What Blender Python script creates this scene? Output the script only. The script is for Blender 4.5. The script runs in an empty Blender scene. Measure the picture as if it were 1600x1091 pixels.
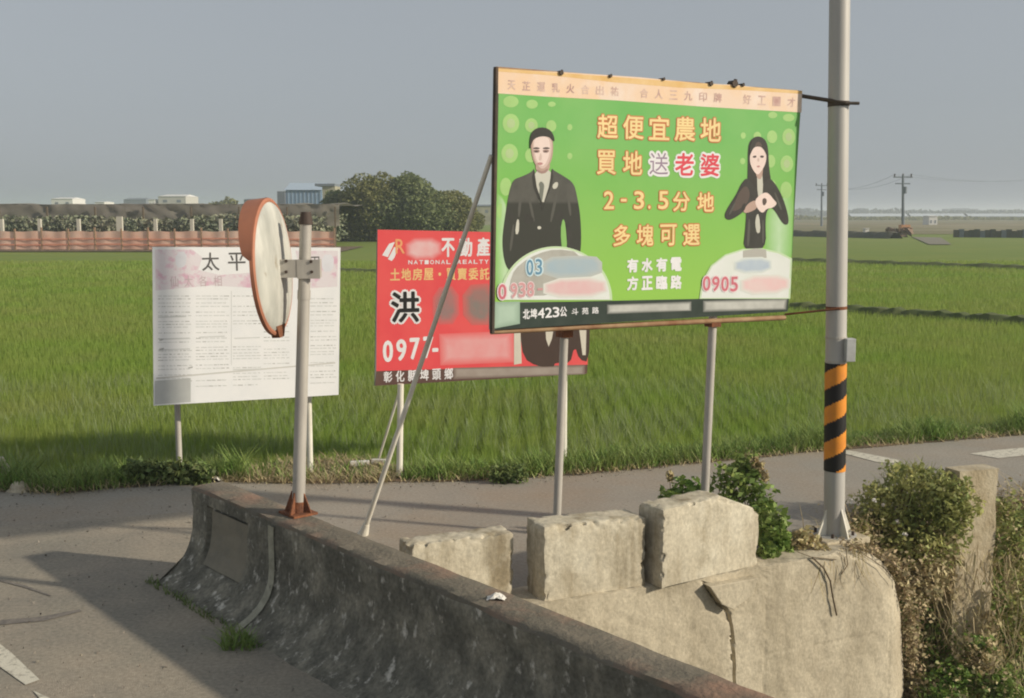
import bpy, math, random
import numpy as np
from mathutils import Vector, Matrix, noise
from mathutils.geometry import tessellate_polygon

random.seed(7)
rng = np.random.default_rng(7)
S = bpy.context.scene
C = S.collection

# ------------------------------------------------------------------ camera, sky, sun, exposure
EYE = 2.5
F = 1750.0
TH = math.atan(212.5 / F)
cd = bpy.data.cameras.new('camera')
cam = bpy.data.objects.new('camera', cd)
C.objects.link(cam)
cd.sensor_width = 36
cd.lens = F / 1600 * 36
cd.clip_start = 0.05
cd.clip_end = 9000
cam.location = (0, 0, EYE)
cam.rotation_euler = (math.pi / 2 - TH, 0, 0)
S.camera = cam

SUN_DIR = Vector((0.96, -0.28, 0)).normalized()
ELEV = math.radians(23.5)
SUN_VEC = Vector((SUN_DIR.x * math.cos(ELEV), SUN_DIR.y * math.cos(ELEV), math.sin(ELEV)))
world = bpy.data.worlds.new('World')
S.world = world
world.use_nodes = True
wn = world.node_tree
wn.nodes.clear()
sky = wn.nodes.new('ShaderNodeTexSky')
sky.sky_type = 'NISHITA'
sky.sun_disc = False
sky.sun_elevation = ELEV
sky.sun_rotation = math.atan2(SUN_VEC.x, SUN_VEC.y)
sky.air_density = 1.0
sky.dust_density = 2.0
sky.ozone_density = 1.6
hs = wn.nodes.new('ShaderNodeHueSaturation')
hs.inputs['Saturation'].default_value = 0.34
bg = wn.nodes.new('ShaderNodeBackground')
bg.inputs['Strength'].default_value = 0.072
wo = wn.nodes.new('ShaderNodeOutputWorld')
veil = wn.nodes.new('ShaderNodeMix'); veil.data_type = 'RGBA'        # thin high overcast greying the whole sky evenly
veil.inputs[0].default_value = 0.66
veil.inputs[7].default_value = (3.82, 4.19, 4.62, 1)
wn.links.new(sky.outputs[0], hs.inputs['Color'])
wn.links.new(hs.outputs[0], veil.inputs[6])
wn.links.new(veil.outputs[2], bg.inputs['Color'])
wn.links.new(bg.outputs[0], wo.inputs['Surface'])

sd = bpy.data.lights.new('sun', 'SUN')
sd.energy = 3.05
sd.angle = math.radians(1.6)
sd.color = (1.0, 0.90, 0.74)
sun = bpy.data.objects.new('sun', sd)
C.objects.link(sun)
sun.rotation_euler = SUN_VEC.to_track_quat('Z', 'Y').to_euler()
sun.location = (20, -10, 30)

S.view_settings.view_transform = 'Standard'
S.view_settings.look = 'None'
S.view_settings.exposure = 0.45
S.view_settings.gamma = 1.0
S.view_settings.use_curve_mapping = False
S.cycles.filter_width = 2.0
S.cycles.max_bounces = 6
S.cycles.volume_bounces = 2

# ------------------------------------------------------------------ surveying helpers: sight line from the camera to a plane
FW = np.array([0, math.cos(TH), -math.sin(TH)])
UP = np.array([0, math.sin(TH), math.cos(TH)])
RT = np.array([1.0, 0, 0])
EY = np.array([0, 0, EYE])

def ray(x, y):
    return (x - 800) * RT + (545.5 - y) * UP + F * FW

def G(x, y, z=0.0):
    d = ray(x, y)
    return EY + d * (z - EYE) / d[2]

def V(x, y, Y):
    d = ray(x, y)
    return EY + d * Y / d[1]

# ------------------------------------------------------------------ object helpers
def tag(o, label=None, cat=None, group=None, kind=None):
    if label: o['label'] = label
    if cat: o['category'] = cat
    if group: o['group'] = group
    if kind: o['kind'] = kind
    return o

def empty(name, loc, label, cat, group=None):
    o = bpy.data.objects.new(name, None)
    o.empty_display_size = 0.2
    C.objects.link(o)
    o.location = loc
    tag(o, label, cat, group)
    return o

def wloc(o):
    v = Vector((0, 0, 0))
    while o is not None:
        v += o.location
        o = o.parent
    return v

def link(name, me, mats, parent=None, shift=True):
    if not isinstance(mats, (list, tuple)): mats = [mats]
    for m in mats: me.materials.append(m)
    o = bpy.data.objects.new(name, me)
    C.objects.link(o)
    if parent is not None:
        o.parent = parent
        if shift: me.transform(Matrix.Translation(-wloc(parent)))
    return o

def kids(o):
    return [c for c in bpy.data.objects if c.parent == o]

def copy_tree(o, parent=None):
    c = o.copy()
    C.objects.link(c)
    c.parent = parent
    for k in kids(o): copy_tree(k, c)
    return c

class MB:
    """collects faces in world space"""
    def __init__(s):
        s.v = []; s.f = []; s.m = []
    def add(s, vs, fs, mi=0):
        b = len(s.v)
        s.v += [tuple(map(float, p)) for p in vs]
        s.f += [tuple(b + i for i in f) for f in fs]
        s.m += [mi] * len(fs)
        return s
    def obox(s, o, ax, ay, az, mi=0):
        """box from corner o along three edge vectors"""
        o, ax, ay, az = map(lambda q: np.array(q, float), (o, ax, ay, az))
        P = [o, o+ax, o+ax+ay, o+ay, o+az, o+ax+az, o+ax+ay+az, o+ay+az]
        return s.add(P, [(0,3,2,1),(4,5,6,7),(0,1,5,4),(1,2,6,5),(2,3,7,6),(3,0,4,7)], mi)
    def box(s, c, sx, sy, sz, rot=0.0, mi=0):
        a = np.array([math.cos(rot), math.sin(rot), 0]); b = np.array([-math.sin(rot), math.cos(rot), 0])
        c = np.array(c, float)
        return s.obox(c - a*sx/2 - b*sy/2 - np.array([0,0,sz/2]), a*sx, b*sy, (0,0,sz), mi)
    def tube(s, p, q, r, r2=None, n=12, mi=0, cap=True):
        p = Vector(p); q = Vector(q); r2 = r if r2 is None else r2
        d = (q - p).normalized()
        a = d.orthogonal().normalized(); b = d.cross(a)
        vs = []
        for k in range(n):
            t = 2*math.pi*k/n
            w = a*math.cos(t) + b*math.sin(t)
            vs.append(p + w*r); vs.append(q + w*r2)
        fs = [(2*k, 2*((k+1)%n), 2*((k+1)%n)+1, 2*k+1) for k in range(n)]
        if cap:
            fs.append(tuple(2*k for k in range(n))[::-1]); fs.append(tuple(2*k+1 for k in range(n)))
        return s.add(vs, fs, mi)
    def build(s, name, mats, parent=None, smooth=False, bevel=0):
        me = bpy.data.meshes.new(name)
        me.from_pydata(s.v, [], s.f)
        me.polygons.foreach_set('material_index', s.m)
        if smooth:
            me.polygons.foreach_set('use_smooth', [True]*len(s.f))
            me.set_sharp_from_angle(angle=math.radians(40))
        me.update()
        o = link(name, me, mats, parent)
        if bevel:
            b = o.modifiers.new('bevel', 'BEVEL'); b.width = bevel; b.segments = 2; b.limit_method = 'ANGLE'
        return o

def fast(name, verts, nper, mats, parent=None, mi=None, smooth=False):
    """mesh of independent polygons with nper corners; verts (N*nper,3)"""
    verts = np.asarray(verts, np.float32).reshape(-1, 3)
    n = len(verts) // nper
    me = bpy.data.meshes.new(name)
    me.vertices.add(len(verts)); me.vertices.foreach_set('co', verts.ravel())
    me.loops.add(n*nper); me.loops.foreach_set('vertex_index', np.arange(n*nper, dtype=np.int32))
    me.polygons.add(n)
    me.polygons.foreach_set('loop_start', np.arange(0, n*nper, nper, dtype=np.int32))
    me.polygons.foreach_set('loop_total', np.full(n, nper, np.int32))
    if mi is not None: me.polygons.foreach_set('material_index', np.asarray(mi, np.int32))
    me.update(calc_edges=True)
    return link(name, me, mats, parent)

def grid_mesh(name, P, mats, parent=None, smooth=True, sharp=50):
    """P: (a,b,3) array"""
    a, b, _ = P.shape
    me = bpy.data.meshes.new(name)
    idx = np.arange(a*b).reshape(a, b)
    q = np.stack([idx[:-1,:-1], idx[1:,:-1], idx[1:,1:], idx[:-1,1:]], -1).reshape(-1, 4)
    me.from_pydata(P.reshape(-1, 3).tolist(), [], q.tolist())
    if smooth:
        me.polygons.foreach_set('use_smooth', [True]*len(q))
        me.set_sharp_from_angle(angle=math.radians(sharp))
    me.update()
    return link(name, me, mats, parent)

def flat_poly(pts):
    t = tessellate_polygon([[Vector(p) for p in pts]])
    return [tuple(x) for x in t]

def sheet(name, pts, z, m, parent=None, kind='structure', thick=0):
    P = [Vector((p[0], p[1], z)) for p in pts]
    fs = []
    for t in flat_poly(P):
        a, b, c = (P[i] for i in t)
        fs.append(t if (b-a).cross(c-a).z > 0 else t[::-1])
    mb = MB().add(P, fs)
    if thick:
        n = len(P)
        mb.add(P + [p - Vector((0,0,thick)) for p in P], [(i, (i+1)%n, (i+1)%n+n, i+n) for i in range(n)])
    o = mb.build(name, m, parent)
    if kind: o['kind'] = kind
    return o

# ------------------------------------------------------------------ materials
def mat(name, col, rough=0.85, col2=None, scale=3.0, detail=5.0, lo=0.35, hi=0.65, bump=0.0, bscale=None, metal=0.0,
        stretch=(1,1,1), isl=0.0, col3=None, scale3=1.0, lo3=0.5, hi3=0.62, transl=0.0, spec=0.3, stretch3=(1,1,1), gradz=None, grain=0.0):
    m = bpy.data.materials.new(name)
    m.use_nodes = True
    nt = m.node_tree; N = nt.nodes; L = nt.links
    b = N['Principled BSDF']
    b.inputs['Roughness'].default_value = rough
    b.inputs['Metallic'].default_value = metal
    b.inputs['Specular IOR Level'].default_value = spec
    geo = N.new('ShaderNodeNewGeometry')
    def vec(st):
        mp = N.new('ShaderNodeMapping'); mp.inputs['Scale'].default_value = st
        L.new(geo.outputs['Position'], mp.inputs['Vector']); return mp.outputs[0]
    def nz(sc, dt, st):
        t = N.new('ShaderNodeTexNoise'); t.inputs['Scale'].default_value = sc; t.inputs['Detail'].default_value = dt
        t.inputs['Roughness'].default_value = 0.6
        L.new(vec(st), t.inputs['Vector']); return t.outputs[0]
    def ramp(src, a, c):
        r = N.new('ShaderNodeMapRange'); r.inputs['From Min'].default_value = a; r.inputs['From Max'].default_value = c
        L.new(src, r.inputs['Value']); return r.outputs[0]
    def mix(f, A, B):
        x = N.new('ShaderNodeMix'); x.data_type = 'RGBA'
        if isinstance(f, float): x.inputs[0].default_value = f
        else: L.new(f, x.inputs[0])
        for s_, v in ((6, A), (7, B)):
            if isinstance(v, tuple): x.inputs[s_].default_value = (*v, 1)
            else: L.new(v, x.inputs[s_])
        return x.outputs[2]
    cur = tuple(col)
    if col2 is not None: cur = mix(ramp(nz(scale, detail, stretch), lo, hi), cur, tuple(col2))
    if col3 is not None: cur = mix(ramp(nz(scale3, 6, stretch3), lo3, hi3), cur, tuple(col3))
    if gradz:
        sx = N.new('ShaderNodeSeparateXYZ'); L.new(geo.outputs['Position'], sx.inputs[0])
        cur = mix(ramp(sx.outputs[2], gradz[0], gradz[1]), cur, tuple(gradz[2]))
    if grain:
        h0 = N.new('ShaderNodeHueSaturation')
        r0 = N.new('ShaderNodeMapRange'); r0.inputs['From Min'].default_value = 0.3; r0.inputs['From Max'].default_value = 0.7
        r0.inputs['To Min'].default_value = 1-grain; r0.inputs['To Max'].default_value = 1+grain
        L.new(nz(38, 8, (1,1,1)), r0.inputs['Value']); L.new(r0.outputs[0], h0.inputs['Value'])
        if isinstance(cur, tuple): h0.inputs['Color'].default_value = (*cur, 1)
        else: L.new(cur, h0.inputs['Color'])
        cur = h0.outputs[0]
    if isl:
        h = N.new('ShaderNodeHueSaturation')
        r = N.new('ShaderNodeMapRange'); r.inputs['To Min'].default_value = 1-isl; r.inputs['To Max'].default_value = 1+isl
        L.new(geo.outputs['Random Per Island'], r.inputs['Value']); L.new(r.outputs[0], h.inputs['Value'])
        r2 = N.new('ShaderNodeMapRange'); r2.inputs['To Min'].default_value = 0.5-0.05*isl; r2.inputs['To Max'].default_value = 0.5+0.05*isl
        ad = N.new('ShaderNodeMath'); ad.operation = 'FRACT'
        ml = N.new('ShaderNodeMath'); ml.operation = 'MULTIPLY'; ml.inputs[1].default_value = 7.3
        L.new(geo.outputs['Random Per Island'], ml.inputs[0]); L.new(ml.outputs[0], ad.inputs[0])
        L.new(ad.outputs[0], r2.inputs['Value']); L.new(r2.outputs[0], h.inputs['Hue'])
        if isinstance(cur, tuple): h.inputs['Color'].default_value = (*cur, 1)
        else: L.new(cur, h.inputs['Color'])
        cur = h.outputs[0]
    if isinstance(cur, tuple): b.inputs['Base Color'].default_value = (*cur, 1)
    else: L.new(cur, b.inputs['Base Color'])
    if bump:
        bp = N.new('ShaderNodeBump'); bp.inputs['Strength'].default_value = bump; bp.inputs['Distance'].default_value = 0.02
        L.new(nz(bscale or scale*6, 8, (1,1,0.85)), bp.inputs['Height']); L.new(bp.outputs[0], b.inputs['Normal'])
    if transl:
        tr = N.new('ShaderNodeBsdfTranslucent'); mx = N.new('ShaderNodeMixShader'); mx.inputs[0].default_value = transl
        if isinstance(cur, tuple): tr.inputs[0].default_value = (*cur, 1)
        else: L.new(cur, tr.inputs[0])
        L.new(b.outputs[0], mx.inputs[1]); L.new(tr.outputs[0], mx.inputs[2])
        L.new(mx.outputs[0], N['Material Output'].inputs['Surface'])
    return m

M = {}
M['asphalt'] = mat('asphalt', (0.300,0.268,0.210), 0.92, (0.365,0.308,0.236), 1.3, bump=0.45, bscale=120, col3=(0.225,0.208,0.172), scale3=0.9, lo3=0.42, hi3=0.70, grain=0.22)
M['asphalt_new'] = mat('asphalt_side', (0.310,0.284,0.238), 0.92, (0.350,0.312,0.256), 1.1, bump=0.45, bscale=120, col3=(0.335,0.27,0.20), scale3=0.8, lo3=0.45, hi3=0.75, grain=0.18)
M['tar_and_shadow'] = mat('tar_and_shadow', (0.13,0.118,0.105), 0.85, (0.22,0.195,0.165), 20)  # dark line colour for the sealed crack and the painted post shadow
M['paint_line'] = mat('road_paint', (0.62,0.58,0.47), 0.8, (0.25,0.22,0.17), 22, 8, 0.52, 0.68, bump=0.3, bscale=90)
M['soil'] = mat('soil', (0.16,0.11,0.07), 0.95, (0.10,0.085,0.055), 6, bump=0.8, bscale=25, col3=(0.28,0.19,0.12), scale3=2.2)
M['field'] = mat('field_green', (0.165,0.215,0.030), 0.95, (0.205,0.235,0.042), 0.05, 6, bump=0.5, bscale=4.0, stretch=(0.35,1,1), col3=(0.120,0.200,0.028), scale3=0.9, lo3=0.40, hi3=0.8, stretch3=(0.3,1,1))
M['mud'] = mat('mud', (0.05,0.06,0.025), 0.95, (0.04,0.04,0.02), 2)
M['stubble'] = mat('stubble_field', (0.22,0.17,0.09), 0.95, (0.16,0.16,0.07), 0.02, 5, stretch=(0.1,1,1), col3=(0.3,0.25,0.15), scale3=0.03)
M['rice'] = mat('rice_leaf', (0.26,0.385,0.060), 0.6, (0.33,0.385,0.095), 0.25, 4, isl=0.16, transl=0.5, col3=(0.30,0.34,0.13), scale3=0.9, lo3=0.55, hi3=0.85)
M['rice_pale'] = mat('rice_pale', (0.33,0.38,0.20), 0.7, (0.27,0.33,0.15), 1, isl=0.3, transl=0.3)
M['weed'] = mat('weed_leaf', (0.17,0.275,0.055), 0.6, (0.27,0.34,0.10), 2.5, isl=0.35, transl=0.3)
M['weed_dark'] = mat('weed_dark', (0.13,0.185,0.06), 0.6, (0.20,0.24,0.08), 3, isl=0.35, transl=0.25)
M['shrub'] = mat('shrub_leaf', (0.26,0.31,0.10), 0.6, (0.46,0.45,0.17), 3.0, isl=0.40, transl=0.4)
M['dry'] = mat('dry_stalk', (0.52,0.43,0.23), 0.85, (0.38,0.30,0.16), 3, isl=0.4, transl=0.2)
M['dry_pale'] = mat('dry_grass', (0.56,0.48,0.28), 0.85, (0.42,0.34,0.19), 3, isl=0.35, transl=0.2)
M['dead'] = mat('dead_leaf', (0.46,0.375,0.22), 0.9, (0.34,0.27,0.16), 3, isl=0.45, transl=0.15)
M['bark'] = mat('bark', (0.17,0.13,0.085), 0.9, (0.12,0.09,0.06), 12)
M['wallc'] = mat('concrete_wall', (0.525,0.462,0.342), 0.9, (0.40,0.345,0.248), 2.6, 9, 0.40, 0.62, bump=0.35, bscale=30, stretch=(1,1,0.6), col3=(0.29,0.25,0.175), scale3=2.6, lo3=0.52, hi3=0.74, stretch3=(1,1,0.30), grain=0.18)
M['block'] = mat('block_concrete', (0.53,0.475,0.36), 0.9, (0.275,0.228,0.150), 6.0, 8, 0.44, 0.66, bump=0.3, bscale=30, stretch=(1,1,0.16), col3=(0.60,0.55,0.43), scale3=3.5, lo3=0.5, hi3=0.7, grain=0.18)
M['post_c'] = mat('pale_concrete', (0.52,0.45,0.32), 0.9, (0.38,0.31,0.2), 5, bump=0.6, bscale=30)
M['parapet'] = mat('parapet_concrete', (0.135,0.128,0.102), 0.95, (0.27,0.25,0.195), 5.5, 12, 0.44, 0.66, bump=0.7, bscale=20, stretch=(1,1,0.8),
                   col3=(0.52,0.49,0.42), scale3=15.0, lo3=0.58, hi3=0.70, grain=0.3, stretch3=(1,1,0.7))
M['partop'] = mat('parapet_top_concrete', (0.200,0.172,0.130), 0.95, (0.120,0.110,0.085), 3, 8, bump=0.7, bscale=30, col3=(0.29,0.18,0.125), scale3=1.7, lo3=0.5, hi3=0.66)
M['panelc'] = mat('inset_concrete', (0.27,0.24,0.18), 0.95, (0.22,0.20,0.155), 6, bump=0.4, bscale=40)
M['seam'] = mat('seam_mortar', (0.42,0.40,0.31), 0.95, (0.26,0.25,0.19), 14, bump=0.5, bscale=40)
M['steel'] = mat('galvanised', (0.52,0.49,0.43), 0.55, (0.40,0.37,0.33), 7, 5, metal=0.15, stretch=(1,1,0.3))
M['lampsteel'] = mat('grey_pole_steel', (0.50,0.48,0.44), 0.5, (0.43,0.41,0.38), 3, 5, metal=0.1, stretch=(1,1,0.25))
M['whitepost'] = mat('white_post_paint', (0.80,0.77,0.68), 0.6, (0.62,0.58,0.48), 6, stretch=(1,1,0.4))
M['rust'] = mat('rust', (0.26,0.10,0.045), 0.9, (0.14,0.06,0.035), 14, 6, bump=0.5, bscale=60)
M['rusttube'] = mat('rusty_tube', (0.42,0.29,0.16), 0.75, (0.25,0.12,0.06), 5, 6)
M['darkframe'] = mat('dark_frame', (0.055,0.045,0.035), 0.7, (0.10,0.07,0.05), 8)
M['mirback'] = mat('mirror_back', (0.56,0.55,0.49), 0.6, (0.38,0.38,0.34), 7, 8, stretch=(1,1,0.4), col3=(0.33,0.29,0.22), scale3=9, lo3=0.62, hi3=0.72)
M['orange'] = mat('orange_plastic', (0.46,0.185,0.105), 0.6, (0.36,0.15,0.09), 4)
M['mirglass'] = mat('mirror_glass', (0.75,0.78,0.8), 0.06, metal=1.0)
M['bolt'] = mat('bolt', (0.07,0.05,0.04), 0.7)
M['mk_black'] = mat('sleeve_black', (0.018,0.017,0.016), 0.5)
M['mk_orange'] = mat('sleeve_orange', (0.80,0.30,0.035), 0.45, (0.68,0.25,0.04), 10)
M['boxgrey'] = mat('box_grey', (0.50,0.51,0.50), 0.5, (0.38,0.38,0.37), 8)
M['litter'] = mat('litter_white', (0.75,0.73,0.68), 0.6, (0.6,0.56,0.5), 20)
M['boardback'] = mat('board_back', (0.25,0.25,0.24), 0.6)
def P(name, c, rough=0.5, **k):
    M[name] = mat(name, c, rough, tuple(x*0.86 for x in c), k.pop('scale', 6), 5, 0.3, 0.75, **k)
    return M[name]

# ------------------------------------------------------------------ ground plan
E0 = G(300, 760, 0.63); E1 = G(1087, 1090, 0.63)
pd = (E1 - E0)[:2]; pd = pd/np.linalg.norm(pd)            # along the parapet, towards the camera side
pn = np.array([pd[1], -pd[0]])                            # towards the road
if pn[0] > 0: pn = -pn
def PP(s, p, z): return (E0[0]+pd[0]*s+pn[0]*p, E0[1]+pd[1]*s+pn[1]*p, z)
A0 = G(848, 943)[:2]; A1 = G(1187, 885)[:2]
wd = (A1-A0)/np.linalg.norm(A1-A0)
wb = np.array([-wd[1], wd[0]])                            # away from the camera
def WP(t, b, z): return (A0[0]+wd[0]*t+wb[0]*b, A0[1]+wd[1]*t+wb[1]*b, z)
# corner where the wall runs into the back of the parapet
A = np.array([[pd[0], -wd[0]], [pd[1], -wd[1]]])
bk = E0[:2] - pn*0.24
sc_, tc_ = np.linalg.solve(A, A0 - bk)
IX = bk + pd*sc_
TEND = 2.42
CE = A0 + wd*TEND
near_edge = [tuple(CE), tuple(CE+wb*0.40), tuple(A0+wd*3.08+wb*0.62), (4.0, 9.55), (40, 23.2)]
far_edge = [(40, 25.45), tuple(G(1600,677)[:2]), tuple(G(1300,700)[:2]), tuple(G(1000,730)[:2]), tuple(G(800,746)[:2]), tuple(G(640,750)[:2]),
            tuple(G(470,752)[:2]), tuple(G(330,748)[:2]), tuple(G(100,768)[:2]), tuple(G(0,764)[:2]), (-8, 9.6), (-40, 6.5)]
road_poly = [tuple(IX)] + near_edge + far_edge + [(-40,-40), (40,-40), tuple(E0[:2]-pn*0.10+pd*42), ]
road_poly = [p for p in road_poly]
# side road behind the blocks and road on the bridge: one level, a different age of asphalt
side_a = G(0, 823)[:2]; side_b = G(292, 800)[:2]
sheet('road', [tuple(IX), tuple(E0[:2]-pn*0.2), tuple(side_b), tuple(side_a), (-40, 4.0), (-40,-40), (30,-40), tuple(E0[:2]-pn*0.2+pd*40)], 0.0, M['asphalt'], thick=0.35)
sheet('side_road', [tuple(IX)] + near_edge + far_edge + [(-40, 4.0), tuple(side_a), tuple(side_b), tuple(E0[:2]-pn*0.2)], 0.0, M['asphalt_new'], thick=0.35)
# field: from the far edge of the road to the horizon
fe = far_edge
fieldp = [(3500, 3500), (-3500, 3500), (-3500, 6.5), (-40, 6.5)] + [tuple(p) for p in reversed(far_edge[:-1])] + [(3500, 1250)]
sheet('rice_field', fieldp, -0.25, M['field'])
sheet('canal_bed', [(-60,-60), (60,-60), (60,40), (-60,40)], -3.0, M['mud'])
# canal bank falling away from the side road on the right
bank_pts = []
rows = 26
edge = [np.array(A0+wd*2.40+wb*0.32), np.array(A0+wd*3.12+wb*0.45), np.array(A0+wd*3.2+wb*0.75), np.array((4.0,9.55)), np.array((6.4,10.5)), np.array((40,23.2))]
dens = []
for a, b in zip(edge[:-1], edge[1:]):
    n = max(4, int(min(np.linalg.norm(b-a), 12)/0.15))
    for k in range(n): dens.append(a+(b-a)*k/n)
dens.append(edge[-1])
Pb = np.zeros((len(dens), rows, 3))
for i, e in enumerate(dens):
    for j in range(rows):
        t = j/(rows-1)
        run = float(np.interp(e[0], [edge[0][0], edge[1][0], edge[1][0]+0.5, edge[1][0]+2.5], [0.02, 0.15, 0.7, 2.2]))
        q = e + np.array([0.25,-0.97])*(t**1.15)*run
        z = -0.03 - 3.1*t
        n_ = noise.noise(Vector((q[0]*1.7, q[1]*1.7, z*2)))*0.12*min(1, t*5)
        Pb[i, j] = (q[0]+n_, q[1]-n_, z)
o = grid_mesh('canal_bank', Pb, M['soil']); o['kind'] = 'structure'

# verge of soil and straw between road and field
vp = [(p[0], p[1]-0.16-0.10*noise.noise(Vector((p[0]*2, 3, 0)))) for p in []]
def edge_pts(x0, x1, off, amp, seed):
    out = []
    for x in np.linspace(x0, x1, 70):
        y = edge_y(x)
        if off > 0: y += 0.55*math.exp(-((x/y+0.165)/0.055)**4)
        out.append((x, y+off+amp*noise.noise(Vector((x*2.3, seed, 0)))+amp*0.5*noise.noise(Vector((x*8, seed, 3)))))
    return out
FE = sorted([(p[0], p[1]) for p in far_edge])
def edge_y(x):
    return float(np.interp(x, [p[0] for p in FE], [p[1] for p in FE]))
near_v = edge_pts(-9, 14, -0.10, 0.14, 1.0); far_v = edge_pts(-9, 14, 0.35, 0.1, 9.0)
sheet('grass_verge', near_v + far_v[::-1], 0.006, M['soil'])

# ------------------------------------------------------------------ road markings
def ground_mark(name, px, m, z=0.005):
    return sheet(name, [tuple(G(x, y, z)[:2]) for x, y in px], z, m)
ground_mark('lane_marking', [(-60,960),(18,1020),(62,1062),(40,1070),(0,1042),(-80,975)], M['paint_line'])
ground_mark('lane_marking', [(52,1079),(78,1091),(140,1150),(110,1150)], M['paint_line'])
ground_mark('lane_marking', [(1318,703),(1334,705),(1406,719),(1402,724),(1370,722),(1320,709)], M['paint_line'], 0.005)
ground_mark('lane_marking', [(1515,709),(1560,703),(1640,696),(1640,706),(1600,712),(1560,716)], M['paint_line'], 0.005)
ground_mark('crack_and_shadow_line', [(-40,972),(60,964),(124,952),(128,955),(70,970),(-40,980)], M['tar_and_shadow'], 0.004)
ground_mark('crack_and_shadow_line', [(0,905),(40,915),(80,930),(80,932),(38,918),(0,908)], M['tar_and_shadow'], 0.004)  # thin cast shadow of a post, painted as a dark line on the asphalt

# ------------------------------------------------------------------ bridge parapet
HT = 0.63
prof = [(-0.24,-0.6),(-0.24,0.1),(-0.24,HT-0.015),(-0.225,HT),(-0.12,HT),(-0.02,HT),(0.0,HT-0.02)]
face = [(0.0,0.55),(0.0,0.45),(0.01,0.34),(0.025,0.26),(0.06,0.18),(0.12,0.10),(0.20,0.04),(0.27,0.01),(0.29,-0.02)]
fz = np.linspace(HT-0.02, -0.02, 46)
fp = np.interp(-fz, [-f[1] for f in [(0.0,HT)]+face], [f[0] for f in [(0.0,HT)]+face])
L = 7.5
ss = np.arange(0, L+0.01, 0.025)
Pg = np.zeros((len(ss), len(fz), 3))
s0, s1 = 0.24, 0.80
for i, s in enumerate(ss):
    for j, (p, z) in enumerate(zip(fp, fz)):
        n_ = noise.noise(Vector((s*3, z*4, 1)))*0.012 + noise.noise(Vector((s*14, z*14, 5)))*0.006
        inset = 0.0
        if s0 < s < s1 and 0.14 < z < 0.53: inset = 0.035
        if abs(s-1.16-0.02*math.sin(z*9)) < 0.035: inset = -0.012
        edgew = 0.0
        if j == 0: edgew = 0.01*noise.noise(Vector((s*6, 2, 8)))
        Pg[i, j] = PP(s, p - inset + n_ - abs(edgew), z + edgew)
parapet = empty('bridge_parapet', PP(3, 0, 0), 'dark moss stained concrete bridge parapet running down to the bottom right corner', 'parapet')
grid_mesh('road_face', Pg, M['parapet'], parapet)
# top and back
tp = [(-0.0,HT-0.02),(-0.012,HT),(-0.08,HT+0.002),(-0.16,HT),(-0.228,HT),(-0.24,HT-0.015),(-0.24,0.2),(-0.24,-0.6)]
Pt = np.zeros((len(ss), len(tp), 3))
for i, s in enumerate(ss):
    for j, (p, z) in enumerate(tp):
        n_ = noise.noise(Vector((s*5, p*9, 4)))*0.006
        if j == 0: Pt[i, j] = Pg[i, 0]
        else: Pt[i, j] = PP(s, p, z+n_)
grid_mesh('capping', Pt, M['partop'], parapet, sharp=70)
# end face
ev = [tuple(Pg[0, j]) for j in range(len(fz))][::-1] + [tuple(Pt[0, j]) for j in range(1, len(tp))] + [PP(0, 0.29, -0.6)]
cen = tuple(np.mean(np.array([PP(0,-0.12,0.3)]), 0))
mb = MB(); n = len(ev)
mb.add(ev+[cen], [(i, (i+1)%n, n) for i in range(n)])
mb.build('end_face', M['parapet'], parapet)
# inset panel and lighter seam
def front_strip(s_a, s_b, za, zb, off, wob=0):
    zs = np.linspace(za, zb, 22); out = np.zeros((5, len(zs), 3))
    for j, z in enumerate(zs):
        p = float(np.interp(-z, -fz, fp))
        sh = wob*math.sin(z*9)*1.0
        for i, s in enumerate(np.linspace(s_a, s_b, 5)):
            w = 0 if i in (0,4) else 0.01*noise.noise(Vector((s*30, z*20, 2)))
            out[i, j] = PP(s+sh, p+off+w, z)
    return out
grid_mesh('inset_panel', front_strip(s0+0.02, s1-0.02, 0.515, 0.155, -0.018), M['panelc'], parapet)
grid_mesh('mortar_seam', front_strip(1.125, 1.195, 0.60, 0.0, 0.022, 0.02), M['seam'], parapet)

# ------------------------------------------------------------------ retaining wall and the blocks on it
def tend(z): return float(np.interp(z, [-3, -1.2, -0.6, -0.3, -0.16, -0.08, -0.03, 0.02], [3.22, 3.26, 3.20, 3.10, 2.98, 2.86, 2.72, 2.50]))
crack = [WP(0,0,0)]
def to_wall(px, py, off=0.0):
    """sight line onto the wall face plane -> (t, z)"""
    d = ray(px, py); n_ = np.array([wb[0], wb[1], 0])
    a = np.array([*A0, 0]) + n_*off - EY
    q = EY + d*(a@n_)/(d@n_)
    return float((q[:2]-A0)@wd), float(q[2])
cr = [to_wall(*p) for p in [(1097,908),(1108,928),(1122,945),(1134,955),(1140,985),(1142,1030),(1146,1100)]]
cr2 = [to_wall(*p) for p in [(1134,955),(1160,932),(1172,908)]]
seams = [to_wall(*p)[0] for p in [(1192,960),(1386,1000)]]
def segd(t, z, pl):
    best = 9
    for (a, b), (c, d) in zip(pl[:-1], pl[1:]):
        u = max(0, min(1, ((t-a)*(c-a)+(z-b)*(d-b))/max(1e-9, (c-a)**2+(d-b)**2)))
        best = min(best, math.hypot(t-a-u*(c-a), z-b-u*(d-b)))
    return best
TW0 = tc_ + 0.02
U = np.linspace(0, 1, 300); ZW = np.concatenate([np.linspace(0.012, -1.4, 92), np.linspace(-1.5, -3.0, 8)])
Pw = np.zeros((len(U), len(ZW), 3))
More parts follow.
